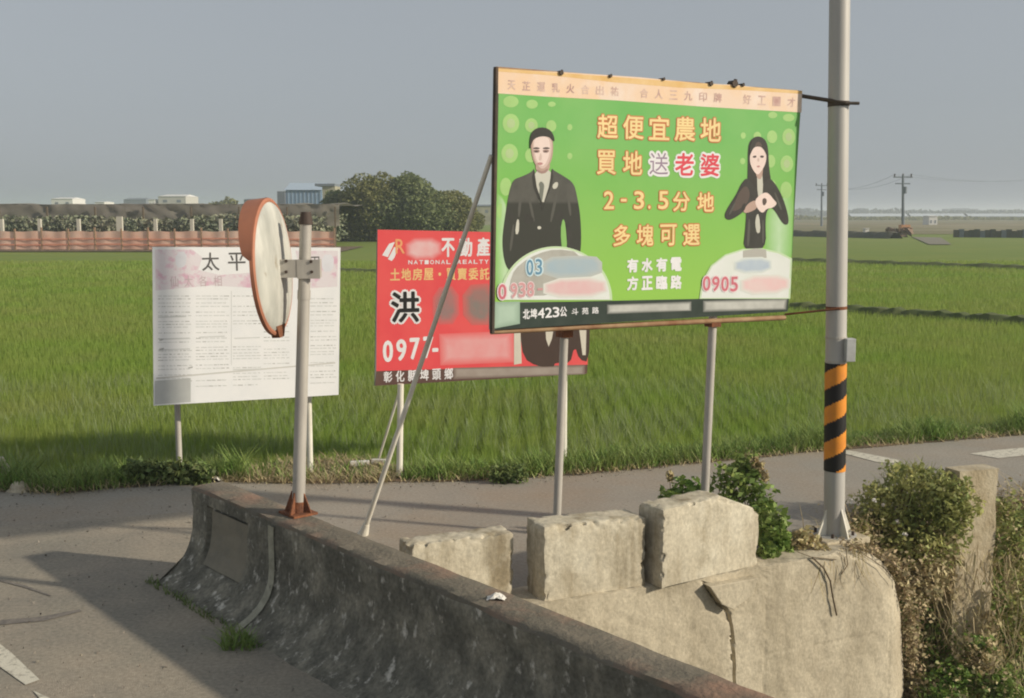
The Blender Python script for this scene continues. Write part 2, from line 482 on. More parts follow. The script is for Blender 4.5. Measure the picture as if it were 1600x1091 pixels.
for i, u in enumerate(U):
    for j, z in enumerate(ZW):
        t = TW0 + (tend(z)-TW0)*u
        dep = 0.0
        if z > -1.4:
            dd = segd(t, z, cr)
            dd += 0.006*noise.noise(Vector((t*30, z*30, 3)))
            if dd < 0.010: dep = 0.03
            d2 = segd(t, z, cr2)
            if d2 < 0.008: dep = 0.02
            for sm in seams:
                if abs(t-sm) < 0.006: dep = max(dep, 0.006)
            if abs(z+0.62+0.02*t) < 0.006 and t > seams[0]: dep = max(dep, 0.005)
        n_ = noise.noise(Vector((t*2, z*2, 1)))*0.012 + noise.noise(Vector((t*11, z*11, 5)))*0.006
        rag = 0
        if j < 3 : rag = -abs(noise.noise(Vector((t*7, 3, j*0.1))))*0.035*(1-j/3)*(1 if t > -0.2 else 0.2)
        rnd = 0.10*max(0, (u-0.94)/0.06)**2
        Pw[i, j] = WP(t, -0.03+dep+n_+rnd, z+rag)
rw = empty('retaining_wall', WP(1,0,-3), 'sunlit cracked beige concrete retaining wall below the three blocks', 'retaining wall')
grid_mesh('wall_face', Pw, M['wallc'], rw, sharp=60)
Pq = np.zeros((len(U), 5, 3))
for i, u in enumerate(U):
    t = TW0 + (tend(0)-TW0)*u
    Pq[i, 0] = Pw[i, 0]
    for j, b in enumerate((0.05, 0.15, 0.28, 0.42)):
        Pq[i, j+1] = WP(t, b, 0.014 + noise.noise(Vector((t*5, b*5, 2)))*0.006 - (0.03 if j == 3 else 0))
grid_mesh('wall_top', Pq, M['wallc'], rw, sharp=60)
Pe = np.zeros((len(ZW), 3, 3))
for j, z in enumerate(ZW):
    Pe[j, 0] = Pw[-1, j]; Pe[j, 1] = WP(tend(z)-0.02, 0.25, z); Pe[j, 2] = WP(tend(z)-0.15, 0.6, z)
grid_mesh('broken_end', Pe, M['wallc'], rw)
# loosened triangular piece under the third block
tri = [to_wall(*p, -0.03) for p in [(1099,912),(1174,899),(1166,925),(1136,948),(1118,940)]]
mb = MB(); n = len(tri)
front = [WP(t, -0.105+0.055*(z > -0.03), z) for t, z in tri]; back = [WP(t, 0.02, z) for t, z in tri]
mb.add(front+back, [tuple(range(n))[::-1]] + [(i, (i+1)%n, (i+1)%n+n, i+n) for i in range(n)])
mb.build('broken_piece', M['wallc'], rw, bevel=0.006)

def block(f0, f1, z0, z1l, z1r, depth, label, bend=None):
    """f0, f1 front feet; subdivided body with worn edges"""
    f0 = np.array(f0[:2]); f1 = np.array(f1[:2]); d = f1-f0; ln = np.linalg.norm(d); d /= ln
    b = np.array([-d[1], d[0]])
    nx, ny, nz_ = 54, 16, 30
    root = empty('concrete_block', (*((f0+f1)/2), z0), label, 'concrete block', 'concrete blocks lined up on the retaining wall')
    def wear(x, y, z, H):
        ex = min(x, ln-x); ey = min(y, depth-y); ez = H-z
        e = sorted([max(ex,0), max(ey,0), max(ez,0)])
        r = math.exp(-(e[0]+e[1])/0.03)
        return r
    def pt(i, j, k):
        x = ln*i/nx; y = depth*j/ny
        H = z1l+(z1r-z1l)*x/ln
        if bend: H = float(np.interp(x/ln, [0, bend, 1], [z1l, z1l+0.01, z1r]))
        z = H*k/nz_
        w = wear(x, y, z, H)
        q = f0 + d*x + b*y
        v = Vector((q[0]*7, q[1]*7, z*7)); v2 = v*4
        n_ = noise.noise(v)*0.010 + noise.noise(v2)*0.004
        ctr = f0 + d*ln/2 + b*depth/2
        dirv = np.array([ctr[0]-q[0], ctr[1]-q[1]]); dirv /= max(1e-6, np.linalg.norm(dirv))
        chip = w*max(0.0, noise.noise(Vector((q[0]*16+5, q[1]*16, z*16)))-0.05)*0.075
        q = q + dirv*(w*0.014 + chip + n_)
        return (q[0], q[1], z0 + z*(1) - w*0.010 - (chip*0.8 if k > nz_-3 else 0) + (n_*0.7 if k == nz_ else 0))
    mb = MB()
    def gridf(fn, a, bb, flip=False):
        vs = [fn(i, j) for i in range(a+1) for j in range(bb+1)]
        fs = []
        for i in range(a):
            for j in range(bb):
                q = (i*(bb+1)+j, (i+1)*(bb+1)+j, (i+1)*(bb+1)+j+1, i*(bb+1)+j+1)
                fs.append(q[::-1] if flip else q)
        mb.add(vs, fs)
    gridf(lambda i, j: pt(i, 0, j), nx, nz_)
    gridf(lambda i, j: pt(i, ny, j), nx, nz_, True)
    gridf(lambda i, j: pt(0, i, j), ny, nz_, True)
    gridf(lambda i, j: pt(nx, i, j), ny, nz_)
    gridf(lambda i, j: pt(i, j, nz_), nx, ny)
    o = mb.build('body', M['block'], root, smooth=True)
    return root
b1l = G(634, 852, 0.44)
block(b1l, G(804, 936), 0.01, 0.43, 0.44, 0.20, 'low concrete block nearest the parapet, leftmost of the three')
block(G(848, 943), G(1010, 916), 0.01, 0.50, 0.47, 0.27, 'middle concrete block in front of the left billboard post')
block(G(1033, 921), G(1186, 884), 0.01, 0.54, 0.40, 0.26, 'rightmost concrete block with sloping top beside the green weeds', bend=0.6)

# ------------------------------------------------------------------ printing on boards
FONT = None
def glyph(ch, bold=0.0):
    cu = bpy.data.curves.new('glyph', 'FONT')
    cu.body = ch; cu.size = 1.0; cu.offset = bold; cu.resolution_u = 3; cu.fill_mode = 'BOTH'
    ob = bpy.data.objects.new('glyph', cu)
    C.objects.link(ob)
    dg = bpy.context.evaluated_depsgraph_get()
    ev_ = ob.evaluated_get(dg)
    me = ev_.to_mesh()
    vs = np.array([v.co[:] for v in me.vertices]) if len(me.vertices) else np.zeros((0,3))
    fs = [tuple(p.vertices) for p in me.polygons]
    ev_.to_mesh_clear()
    bpy.data.objects.remove(ob); bpy.data.curves.remove(cu)
    return vs, fs
GC = {}
def gl(ch, bold):
    k = (ch, bold)
    if k not in GC: GC[k] = glyph(ch, bold)
    return GC[k]

class Plane:
    def __init__(s, p0, pu, pv):
        s.o = np.array(p0, float)
        s.u = np.array(pu, float)-s.o; s.u /= np.linalg.norm(s.u)
        v = np.array(pv, float)-s.o
        s.n = np.cross(s.u, v); s.n /= np.linalg.norm(s.n)
        if s.n @ (EY - s.o) < 0: s.n = -s.n
        s.v = np.cross(s.n, s.u)
        if s.v[2] < 0: s.v = -s.v
    def hit(s, px, py, k=0):
        d = ray(px, py); a = s.o - EY
        q = EY + d*(a@s.n)/(d@s.n)
        return np.array([(q-s.o)@s.u, (q-s.o)@s.v])
    def W(s, uv, k=0.0):
        return s.o + s.u*uv[0] + s.v*uv[1] + s.n*(0.0015 + 0.0012*k)
    def poly(s, mb, px, k, mi=0, smooth=0):
        P_ = [s.hit(x, y) for x, y in px]
        if smooth:
            for _ in range(smooth):
                Q = []
                n = len(P_)
                for i in range(n):
                    a, b = P_[i], P_[(i+1)%n]
                    Q.append(a*0.75+b*0.25); Q.append(a*0.25+b*0.75)
                P_ = Q
        ws = [s.W(p, k) for p in P_]
        fl = [Vector((p[0], p[1], 0)) for p in P_]
        mb.add(ws, flat_poly(fl), mi)
    def ell(s, mb, cx, cy, rx, ry, k, mi=0, n=28, a0=0, a1=360):
        pts = [(cx+rx*math.cos(math.radians(a0+(a1-a0)*i/n)), cy-ry*math.sin(math.radians(a0+(a1-a0)*i/n))) for i in range(n if a1-a0 >= 360 else n+1)]
        s.poly(mb, pts, k, mi)
    def char(s, mb, ch, cx, cy, w, h, k, mi=0, bold=0.0, shift=(0,0)):
        """one character with its ink box centred at the sight line (cx,cy), w x h in photo pixels"""
        vs, fs = gl(ch, 0.0)
        if not len(vs): return
        lo = vs.min(0); hi = vs.max(0)
        c = (lo+hi)/2; sz = np.maximum(hi-lo, 1e-6)
        o_ = s.hit(cx+shift[0], cy+shift[1])
        du = abs((s.hit(cx+w/2, cy)-s.hit(cx-w/2, cy))[0]); dv = abs((s.hit(cx, cy-h/2)-s.hit(cx, cy+h/2))[1])
        # boldness: the same glyph laid down again a little to every side, in photo pixels
        px1 = abs((s.hit(cx+1, cy)-s.hit(cx, cy))[0])
        nn = 0 if bold <= 0 else (5 if bold < 1.2 else 10)
        offs = [(0, 0)] + [(bold*px1*math.cos(6.2832*i/nn+0.3), bold*px1*math.sin(6.2832*i/nn+0.3)) for i in range(nn)]
        for q, (ox, oy) in enumerate(offs):
            P_ = [(o_[0]+(v[0]-c[0])/sz[0]*du+ox, o_[1]+(v[1]-c[1])/sz[1]*dv+oy) for v in vs]
            mb.add([s.W(p, k+0.05*q) for p in P_], fs, mi)
    def line(s, mb, text, x0, y0, x1, y1, w, h, k, mi=0, bold=0.0, shift=(0,0)):
        n = len(text)
        for i, ch in enumerate(text):
            if ch in ' 　': continue
            f = i/(n-1) if n > 1 else 0
            ww, hh, dy = w, h, 0
            if ch == '-': ww, hh = w*0.55, h*0.12
            if ch in '.': ww, hh, dy = w*0.2, h*0.16, h*0.4
            if ch in '1': ww = w*0.5
            if ch in '・': ww, hh = w*0.25, h*0.25
            if ch == '一': hh = h*0.12
            if ch == '三': hh = h*0.8
            s.char(mb, ch, x0+(x1-x0)*f, y0+(y1-y0)*f+dy, ww, hh, k, mi, bold, shift)

def smear(name, base, col, sc=16):
    return mat(name, base, 0.6, col, sc, 2, 0.35, 0.62)

def slab(pl, px, th, name, m, parent, k0=0.0):
    P_ = [pl.hit(x, y) for x, y in px]
    fr = [pl.o+pl.u*p[0]+pl.v*p[1] for p in P_]; bkk = [q - pl.n*th for q in fr]
    n = len(fr)
    mb = MB(); mb.add(fr+bkk, [tuple(range(n)), tuple(range(n, 2*n))[::-1]] + [(i, i+n, (i+1)%n+n, (i+1)%n) for i in range(n)])
    return mb.build(name, m, parent)

def chars(pl, root, text, x0, y0, x1, y1, w, h, layers, k=1.6):
    """every character its own object; layers: (material, boldness in photo pixels)"""
    n = len(text)
    for i, ch in enumerate(text):
        if ch in ' 　': continue
        f = i/(n-1) if n > 1 else 0
        mb = MB()
        for j, (m_, bo) in enumerate(layers):
            ww, hh, dy = w, h, 0
            if ch == '-': ww, hh = w*0.55, h*0.12
            if ch == '.': ww, hh, dy = w*0.2, h*0.16, h*0.4
            if ch == '・': ww, hh = w*0.25, h*0.25
            pl.char(mb, ch, x0+(x1-x0)*f, y0+(y1-y0)*f+dy, ww, hh, k+j*0.8, j, bo)
        mb.build('character', [l[0] for l in layers], root)
def mixc(a, b, f): return tuple(x+(y-x)*f for x, y in zip(a, b))
SOFTN = [0]
def soft(pl, root, name, px, col, bgc, k, n=6, shrink=0.55, sm=1):
    """a printed patch whose ink fades out to the sheet's colour"""
    SOFTN[0] += 1
    cx = sum(p[0] for p in px)/len(px); cy = sum(p[1] for p in px)/len(px)
    hw = max(abs(p[0]-cx) for p in px); hh = max(abs(p[1]-cy) for p in px); mn = min(hw, hh)
    mats = []; mb = MB()
    for i in range(n):
        e = (1-shrink)*mn*(i/(n-1))
        q = [(cx+(p[0]-cx)*(1-e/hw), cy+(p[1]-cy)*(1-e/hh)) for p in px]
        pl.poly(mb, q, k+0.12*i, i, sm)
        c = mixc(bgc, col, (i+0.6)/(n-0.4))
        mats.append(mat('print_soft', c, 0.5, mixc(c, bgc, 0.25), 7, 2, 0.35, 0.65))
    return mb.build(name, mats, root)
# ================================================================== green billboard
TL = V(775,107,7.3); BL = V(768,517,7.3); TR = V(1253,143,8.46)
GB = Plane(BL, V(1228,488,8.46), TL)
bb = empty('billboard', (0.9, 7.95, 0), 'big green advertising board with printed man and woman, behind the concrete blocks', 'billboard')
green = mat('print_green', (0.125,0.42,0.085), 0.5, (0.19,0.46,0.12), 1.8, 3, 0.3, 0.7, gradz=(3.05, 1.95, (0.27,0.52,0.075)))
slab(GB, [(775,107),(1253,143),(1230,487),(768,516)], 0.04, 'sign_panel', [M['boardback']], bb)
mb = MB(); GB.poly(mb, [(779,140),(1250,174),(1233,470),(773,472)], 0.3)
mb.build('green_banner', green, bb)
GRN = (0.16,0.45,0.10)
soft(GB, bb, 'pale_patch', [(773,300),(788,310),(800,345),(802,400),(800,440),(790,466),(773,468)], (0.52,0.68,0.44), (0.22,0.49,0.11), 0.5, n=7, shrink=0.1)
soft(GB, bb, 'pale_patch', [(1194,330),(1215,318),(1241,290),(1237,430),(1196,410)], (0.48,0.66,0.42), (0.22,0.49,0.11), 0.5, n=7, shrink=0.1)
# polka dots
mb = MB()
dots = [(798,193,13,15),(830,196,10,11),(861,197,8,9),(890,199,4,5),(796,240,13,15),(829,243,9,11),(890,244,4,5),(790,292,9,14),(782,330,6,12),
        (1232,214,10,13),(1206,214,8,10),(1183,213,6,7),(1161,212,4,5),(1229,256,10,13),(1204,252,7,10),(1160,252,4,5),(1228,297,9,13),(1207,290,5,8),
        (798,159,12,9),(831,163,9,7),(862,163,6,4),(1232,184,9,6),(1207,180,7,5)]
dm = P('print_lime_dot', (0.36,0.60,0.20)); dc = P('print_dot_core', (0.42,0.56,0.27))
for d in dots:
    mb = MB(); GB.ell(mb, *d, 0.9 if d[1] > 190 else 0.7)
    if d[2] > 9 and d[1] > 190: GB.ell(mb, d[0], d[1], d[2]*0.5, d[3]*0.5, 1.2, 1)
    mb.build('polka_dot', [dm, dc], bb)
# top strip
strip = mat('print_peach', (0.80,0.56,0.36), 0.55, (0.78,0.60,0.46), 3, 4, 0.35, 0.65, col3=(0.80,0.66,0.56), scale3=5, lo3=0.5, hi3=0.7)
top = [(777,108),(880,113),(1000,121),(1090,130),(1150,133),(1200,139),(1253,143),(1252,176),(1100,167),(960,157),(850,151),(776,146)]
mb = MB(); GB.poly(mb, top, 0.9)
mb.build('peach_strip', strip, bb)
mb = MB(); GB.poly(mb, [(778,107),(1253,142),(1253,147),(1160,141),(1060,137),(960,129),(860,118),(778,112)], 1.3)
mb.build('ochre_edge', mat('print_ochre', (0.70,0.44,0.16), 0.7, (0.78,0.55,0.28), 6), bb)
mft = mat('print_faded_text', (0.46,0.27,0.24), 0.6, (0.70,0.52,0.43), 9, 3)
chars(GB, bb, '天芷運乳火合出祐 合人三九印牌 好工一才', 799, 133, 1236, 160, 12, 14, [(mft, 0.3)], 1.7)
# lettering
yel = P('print_yellow', (0.85,0.66,0.30)); red = P('print_red_outline', (0.55,0.17,0.05)); white = P('print_white', (0.80,0.79,0.80))
rd2 = P('print_red', (0.72,0.06,0.09)); drk = P('print_purple', (0.30,0.22,0.30))
RY = [(red, 2.0), (yel, 0.55)]
chars(GB, bb, '超便宜農地', 949, 198, 1110, 203, 31, 36, RY)
chars(GB, bb, '買地', 947, 254, 988, 255, 29, 36, RY)
chars(GB, bb, '送', 1029, 256, 1029, 256, 29, 34, [(white, 3.2), (drk, 0)])
chars(GB, bb, '老婆', 1069, 257, 1109, 258, 28, 34, [(white, 3.4), (rd2, 0.7)])
for ch, x in (('2',951),('-',974),('3',998),('.',1014),('5',1036)): chars(GB, bb, ch, x, 313, x, 313, 15, 27, [(red, 2.0), (yel, 0.5)])
chars(GB, bb, '分地', 1064, 315, 1102, 316, 25, 29, RY)
chars(GB, bb, '多塊可選', 971, 368, 1080, 367, 25, 32, RY)
chars(GB, bb, '有水有電', 988, 415, 1056, 413, 16, 20, [(white, 0.9)], 1.9)
chars(GB, bb, '方正臨路', 988, 443, 1056, 441, 16, 20, [(white, 0.9)], 1.9)
# half-round name fields at the foot
LIMEC = (0.235,0.50,0.085); HALO = (0.66,0.70,0.65)
halo = mat('print_halo', HALO, 0.5, (0.72,0.74,0.72), 3)
halor = mat('print_halo_edge', (0.52,0.66,0.42), 0.5)
m1 = MB(); GB.ell(m1, 868, 469, 88, 84, 3.4, 0, 40, 0, 180); GB.ell(m1, 868, 468, 84, 80, 3.7, 1, 40, 0, 180)
m1.build('name_field', [halor, halo], bb)
rf = [(1092,467),(1096,440),(1110,415),(1132,398),(1160,389),(1190,388),(1218,394),(1237,404),(1234,467)]
m1 = MB(); GB.poly(m1, rf, 3.4, 0); GB.poly(m1, [(x+(1165-x)*0.04, y+(440-y)*0.05) for x, y in rf], 3.7, 1)
m1.build('name_field', [halor, halo], bb)
GREYF = (0.30,0.30,0.27)
mb = MB(); GB.poly(mb, [(794,462),(798,430),(812,412),(840,396),(868,389),(905,394),(908,425),(885,440),(866,462)], 4.0, smooth=1)
mb.build('name_field_grey', mat('print_halo_grey', (0.36,0.35,0.31), 0.5, (0.46,0.46,0.42), 5), bb)
mb = MB(); GB.poly(mb, [(1160,392),(1180,388),(1196,390),(1197,403),(1160,404)], 4.0)
mb.build('name_field_grey', mat('print_halo_grey2', (0.42,0.41,0.37), 0.5), bb)
soft(GB, bb, 'blurred_name', [(846,402),(905,399),(940,402),(940,434),(846,436)], (0.34,0.44,0.50), (0.46,0.48,0.45), 4.3, sm=1)
soft(GB, bb, 'blurred_name', [(1146,403),(1204,401),(1206,426),(1146,428)], (0.40,0.48,0.58), HALO, 4.3)
soft(GB, bb, 'blurred_number', [(848,436),(946,431),(950,464),(848,466)], (0.68,0.42,0.43), HALO, 4.6)
soft(GB, bb, 'blurred_number', [(1156,430),(1235,428),(1233,458),(1156,462)], (0.74,0.50,0.50), HALO, 4.6)
skb = P('print_skyblue', (0.58,0.72,0.76)); blu = P('print_blue', (0.12,0.27,0.40))
chars(GB, bb, '03', 827, 418, 841, 417, 10, 24, [(skb, 2.4), (blu, 0.3)], 5.4)
pw = P('print_pinkwhite', (0.76,0.64,0.65)); cri = P('print_crimson', (0.60,0.16,0.20)); crip = P('print_crimson_pale', (0.62,0.32,0.33))
chars(GB, bb, '0', 784, 456, 784, 456, 12, 23, [(pw, 2.4), (cri, 0.5)], 5.4)
chars(GB, bb, '938', 802, 454, 828, 452, 10, 22, [(pw, 1.6), (crip, 0.5)], 5.4)
chars(GB, bb, '-', 843, 452, 843, 452, 14, 22, [(crip, 0.4)], 5.4)
chars(GB, bb, '0905', 1103, 443, 1146, 444, 11, 22, [(pw, 2.0), (cri, 0.5)], 5.4)
# dark foot strip
mb = MB(); GB.poly(mb, [(771,474),(1233,464),(1230,487),(769,516)], 1.0)
mb.build('foot_strip', mat('print_dark_strip', (0.018,0.032,0.024), 0.6, (0.035,0.05,0.04), 5), bb)
soft(GB, bb, 'logo_patch', [(770,472),(812,471),(812,506),(769,514)], (0.42,0.55,0.44), (0.27,0.38,0.29), 1.5, sm=0, n=5)
chars(GB, bb, '北埤423公', 822, 491, 880, 487, 10, 15, [(white, 0.4)])
chars(GB, bb, '斗苑路', 898, 487, 930, 485, 10, 10, [(white, 0.2)])
for q in ([(948,476),(1080,471),(1080,486),(948,491)], [(1098,470),(1230,466),(1228,484),(1098,488)]): soft(GB, bb, 'blurred_print', q, (0.52,0.52,0.48), (0.08,0.09,0.08), 1.5, sm=0)

# printed man and woman (flat blurry halftone print, no likeness)
zs_ = float(GB.W(GB.hit(848,316))[2])
suit = mat('print_suit', (0.095,0.093,0.080), 0.6, (0.07,0.07,0.06), 8, 4, gradz=(zs_+0.006, zs_-0.012, (0.036,0.038,0.030)))
suit_d = mat('print_suit_dark', (0.045,0.044,0.038), 0.6, (0.03,0.03,0.025), 6, 4)
hair = P('print_hair', (0.028,0.026,0.020)); hairb = P('print_hair_brown', (0.095,0.068,0.055))
skin = P('print_skin', (0.82,0.66,0.60)); skind = P('print_skin_shade', (0.48,0.33,0.27)); skm = P('print_skin_mid', (0.66,0.50,0.44))
shirt = P('print_shirt', (0.58,0.57,0.49)); tie = P('print_tie', (0.17,0.18,0.15)); brow = P('print_brow', (0.34,0.22,0.19)); lip = P('print_lip', (0.50,0.25,0.24))
gap = P('print_gap', (0.24,0.48,0.13)); eye = P('print_eye_smudge', (0.08,0.055,0.05))
MP = [suit, suit_d, hair, hairb, skin, skind, skm, shirt, tie, brow, lip, gap, eye]
mb = MB()
GB.poly(mb, [(834,262),(832,268),(815,276),(803,280),(797,292),(792,318),(787,350),(784,380),(788,412),(797,425),(815,424),(900,420),(908,390),(907,340),(901,305),(896,286),(880,275),(864,266),(862,262),(855,300),(848,316),(842,296)], 2.2, 0, 2)
GB.poly(mb, [(833,266),(861,262),(858,292),(851,316),(846,316),(838,295)], 2.6, 7, 1)
GB.poly(mb, [(845,283),(841,287),(843,295),(840,316),(846,318),(849,298),(850,288)], 3.0, 8, 1)
GB.poly(mb, [(834,264),(831,276),(833,292),(842,314),(847,330),(846,316),(838,292)], 3.0, 1)
GB.poly(mb, [(862,264),(864,276),(861,292),(852,312),(848,330),(850,314),(857,292)], 3.0, 1)
GB.poly(mb, [(836,254),(858,252),(859,264),(849,273),(837,268)], 2.9, 5, 1)
GB.poly(mb, [(828,220),(834,212),(849,209),(861,213),(864,225),(863,246),(857,260),(848,268),(839,263),(831,248)], 3.3, 5, 2)
GB.poly(mb, [(831,220),(836,213),(849,211),(860,214),(862,226),(860,246),(855,259),(847,265),(840,260),(833,246)], 3.6, 6, 2)
GB.poly(mb, [(833,222),(837,215),(848,213),(857,216),(859,228),(857,245),(852,256),(846,261),(840,255),(835,243)], 3.9, 4, 2)
GB.poly(mb, [(827,236),(827,218),(830,207),(838,200),(850,199),(860,204),(865,213),(866,222),(861,219),(857,214),(845,213),(834,217),(830,224)], 4.4, 2, 1)
GB.poly(mb, [(832,231.5),(837,229.8),(843,231.5),(842,233.3),(833,233.2)], 4.4, 12, 1); GB.poly(mb, [(847,231.5),(853,229.8),(859,231.5),(857,233.2),(848,233.3)], 4.4, 12, 1)
GB.poly(mb, [(832,234),(843,234),(842,239),(834,239)], 4.2, 9, 2); GB.poly(mb, [(847,234),(858,234),(856,239),(848,239)], 4.2, 9, 2)
GB.poly(mb, [(834,236),(839,235.5),(841,237.5),(835,238.5)], 4.8, 12, 1); GB.poly(mb, [(849,236.5),(853,235.8),(855,237.4),(850,238)], 4.8, 12, 1)
GB.poly(mb, [(842,246),(844,238),(846,246),(845,251),(841,251)], 4.3, 6, 1)
GB.poly(mb, [(838,255),(843,253.5),(848,255),(846,258),(840,258)], 4.6, 10, 2)
GB.poly(mb, [(838,264),(847,269),(856,262),(855,268),(847,272),(839,269)], 3.1, 9, 1)
GB.poly(mb, [(862,290),(868,284),(872,286),(870,294),(864,296)], 3.4, 7, 1); GB.ell(mb, 842, 356, 3, 2.5, 3.4, 7)
GB.poly(mb, [(807,342),(811,344),(810,366),(804,366)], 2.8, 7, 1)
GB.poly(mb, [(879,340),(883,350),(886,392),(878,396),(875,360)], 2.8, 11, 1); GB.poly(mb, [(882,386),(886,386),(886,398),(881,398)], 3.0, 7, 1)
GB.poly(mb, [(884,350),(890,346),(895,388),(887,392)], 3.0, 1, 1)
for q in ([(812,296),(816,296),(812,340),(808,338)],[(884,296),(888,298),(893,336),(889,338)],[(822,300),(826,300),(836,346),(832,346)],[(868,300),(872,302),(862,348),(858,346)],[(800,352),(804,350),(799,392),(795,392)]):
    GB.poly(mb, q, 2.45, 13, 1)
for q in ([(818,330),(838,345),(820,352)],[(880,322),(862,340),(878,346)],[(846,360),(849,400),(843,400)],[(796,330),(806,340),(797,346)]):
    GB.poly(mb, q, 2.5, 1, 1)
MP = MP + [mat('print_fold', (0.085,0.084,0.072), 0.6)]
mb.build('printed_man', MP, bb)
mb = MB()
GB.poly(mb, [(1168,236),(1170,222),(1178,214),(1187,213),(1196,219),(1200,232),(1201,262),(1205,286),(1198,300),(1190,302),(1176,300),(1167,292),(1168,262)], 2.2, 2, 2)
GB.poly(mb, [(1168,276),(1158,286),(1150,304),(1138,322),(1131,336),(1134,343),(1142,344),(1158,334),(1166,325),(1164,360),(1160,392),(1197,392),(1195,340),(1200,325),(1208,325),(1222,350),(1231,352),(1232,340),(1224,312),(1212,288),(1200,276),(1183,300)], 2.5, 1, 2)
GB.poly(mb, [(1152,304),(1164,288),(1172,300),(1168,318),(1150,330),(1142,330)], 2.8, 3, 2)
GB.poly(mb, [(1182,268),(1190,266),(1192,296),(1188,316),(1183,306)], 2.9, 7, 1)
GB.poly(mb, [(1178,258),(1192,258),(1190,280),(1182,280)], 3.0, 5, 1)
GB.poly(mb, [(1171,242),(1175,228),(1184,224),(1193,229),(1197,240),(1196,255),(1189,268),(1183,274),(1177,268),(1171,255)], 3.3, 4, 2)
GB.poly(mb, [(1173,244),(1177,234),(1184,232),(1192,235),(1194,243),(1192,255),(1187,264),(1183,268),(1178,263),(1174,254)], 3.6, 4, 2)
GB.poly(mb, [(1170,246),(1171,224),(1181,215),(1191,218),(1198,232),(1198,246),(1194,236),(1189,230),(1184,229),(1178,230),(1174,236)], 4.0, 2, 1)
GB.poly(mb, [(1178,230),(1180,224),(1184,221),(1189,225),(1190,230),(1184,228)], 4.4, 3, 1)
GB.poly(mb, [(1182,250),(1184,246),(1186,250),(1184.5,254)], 4.3, 6, 2)
GB.poly(mb, [(1175,244),(1181,243),(1181,246.5),(1176,247)], 4.3, 12, 1); GB.poly(mb, [(1187,243),(1193,243.5),(1192,247),(1187,246.5)], 4.3, 12, 1); GB.poly(mb, [(1181,260),(1184,258.5),(1187.5,260),(1184,262.5)], 4.5, 10, 1)
GB.poly(mb, [(1178,314),(1186,305),(1196,300),(1203,305),(1208,312),(1214,318),(1207,325),(1197,326),(1191,334),(1183,327)], 3.4, 4, 2)
GB.poly(mb, [(1190,311),(1195,309),(1198,314),(1195,321),(1191,321)], 3.9, 3, 2)
GB.poly(mb, [(1160,330),(1168,318),(1180,312),(1184,320),(1180,328),(1164,334)], 3.2, 5, 2)
GB.poly(mb, [(1158,322),(1164,316),(1164,328),(1158,330)], 3.4, 2, 1)
GB.poly(mb, [(1181,336),(1185,334),(1188,362),(1182,366),(1179,350)], 3.2, 7, 1)
for q in ([(1146,318),(1150,314),(1142,334),(1137,336)],[(1208,300),(1212,302),(1222,328),(1218,328)],[(1168,344),(1172,342),(1170,384),(1166,384)],[(1190,344),(1193,344),(1193,380),(1190,380)]):
    GB.poly(mb, q, 2.9, 13, 1)
mb.build('printed_woman', MP, bb)
# frame
o = MB(); a = V(775,105,7.3); b = V(769,521,7.3)
o.tube(a, b, 0.016, n=8); o.build('side_rail', M['darkframe'], bb, smooth=True)
q0 = GB.W(GB.hit(770,519), 0) - GB.n*0.03; q1 = GB.W(GB.hit(1230,497), 0) - GB.n*0.03
MB().tube(q0, q1, 0.019, n=10).build('bottom_rail', M['rusttube'], bb, smooth=True)
MB().tube(GB.W(GB.hit(778,107),0)-GB.n*0.03, GB.W(GB.hit(1252,144),0)-GB.n*0.03, 0.015, n=8).build('top_rail', M['rusttube'], bb, smooth=True)
for cx, cy, r in ((876,114,0.016),(953,119,0.011),(1036,124,0.010),(1110,131,0.016),(1147,131,0.026),(1160,133,0.012)):
    p_ = GB.W(GB.hit(cx, cy), 0); m_ = MB()
    m_.tube(p_ - GB.n*0.05, p_ + GB.n*0.014, r, n=7); m_.tube(p_+np.array([0,0,-r]), p_+np.array([0.01,0,r*1.2]), r*0.5, n=6)
    m_.build('wire_clamp', M['darkframe'], bb)
for (tx, ty, bx, by, Y, lb) in ((890,520,878,812,7.68,None), (1123,504,1110,780,8.15,None)):
    t_ = V(tx, ty, Y); b_ = V(bx, by, Y)
    d_ = (b_-t_)/abs((b_-t_)[2]); b_ = t_ + d_*(t_[2]-0.0)
    hi_ = t_ - d_*1.62
    off = -GB.n*0.07
    m_ = MB().tube(b_+off, hi_+off, 0.029 if Y < 8 else 0.031, n=14); m_.build('leg', M['steel'], bb, smooth=True)
    MB().tube(b_+off+np.array([0,0,0.0]), b_+off+np.array([0,0,0.012]), 0.07, n=14).build('foot_plate', M['rust'], bb)
    MB().box(t_+off+np.array([0,0,-0.012]), 0.085, 0.09, 0.05, 0.5).build('bracket', M['rust'], bb)
br0 = V(768,243,7.32); br1 = G(567,836,0.0)
MB().tube(br1, br0, 0.020, 0.016, n=10).build('brace', M['whitepost'], bb, smooth=True)
MB().tube(br1+np.array([0,0,-0.0]), br1+(br0-br1)*0.035, 0.045, 0.024, n=10).build('brace_foot', M['whitepost'], bb, smooth=True)
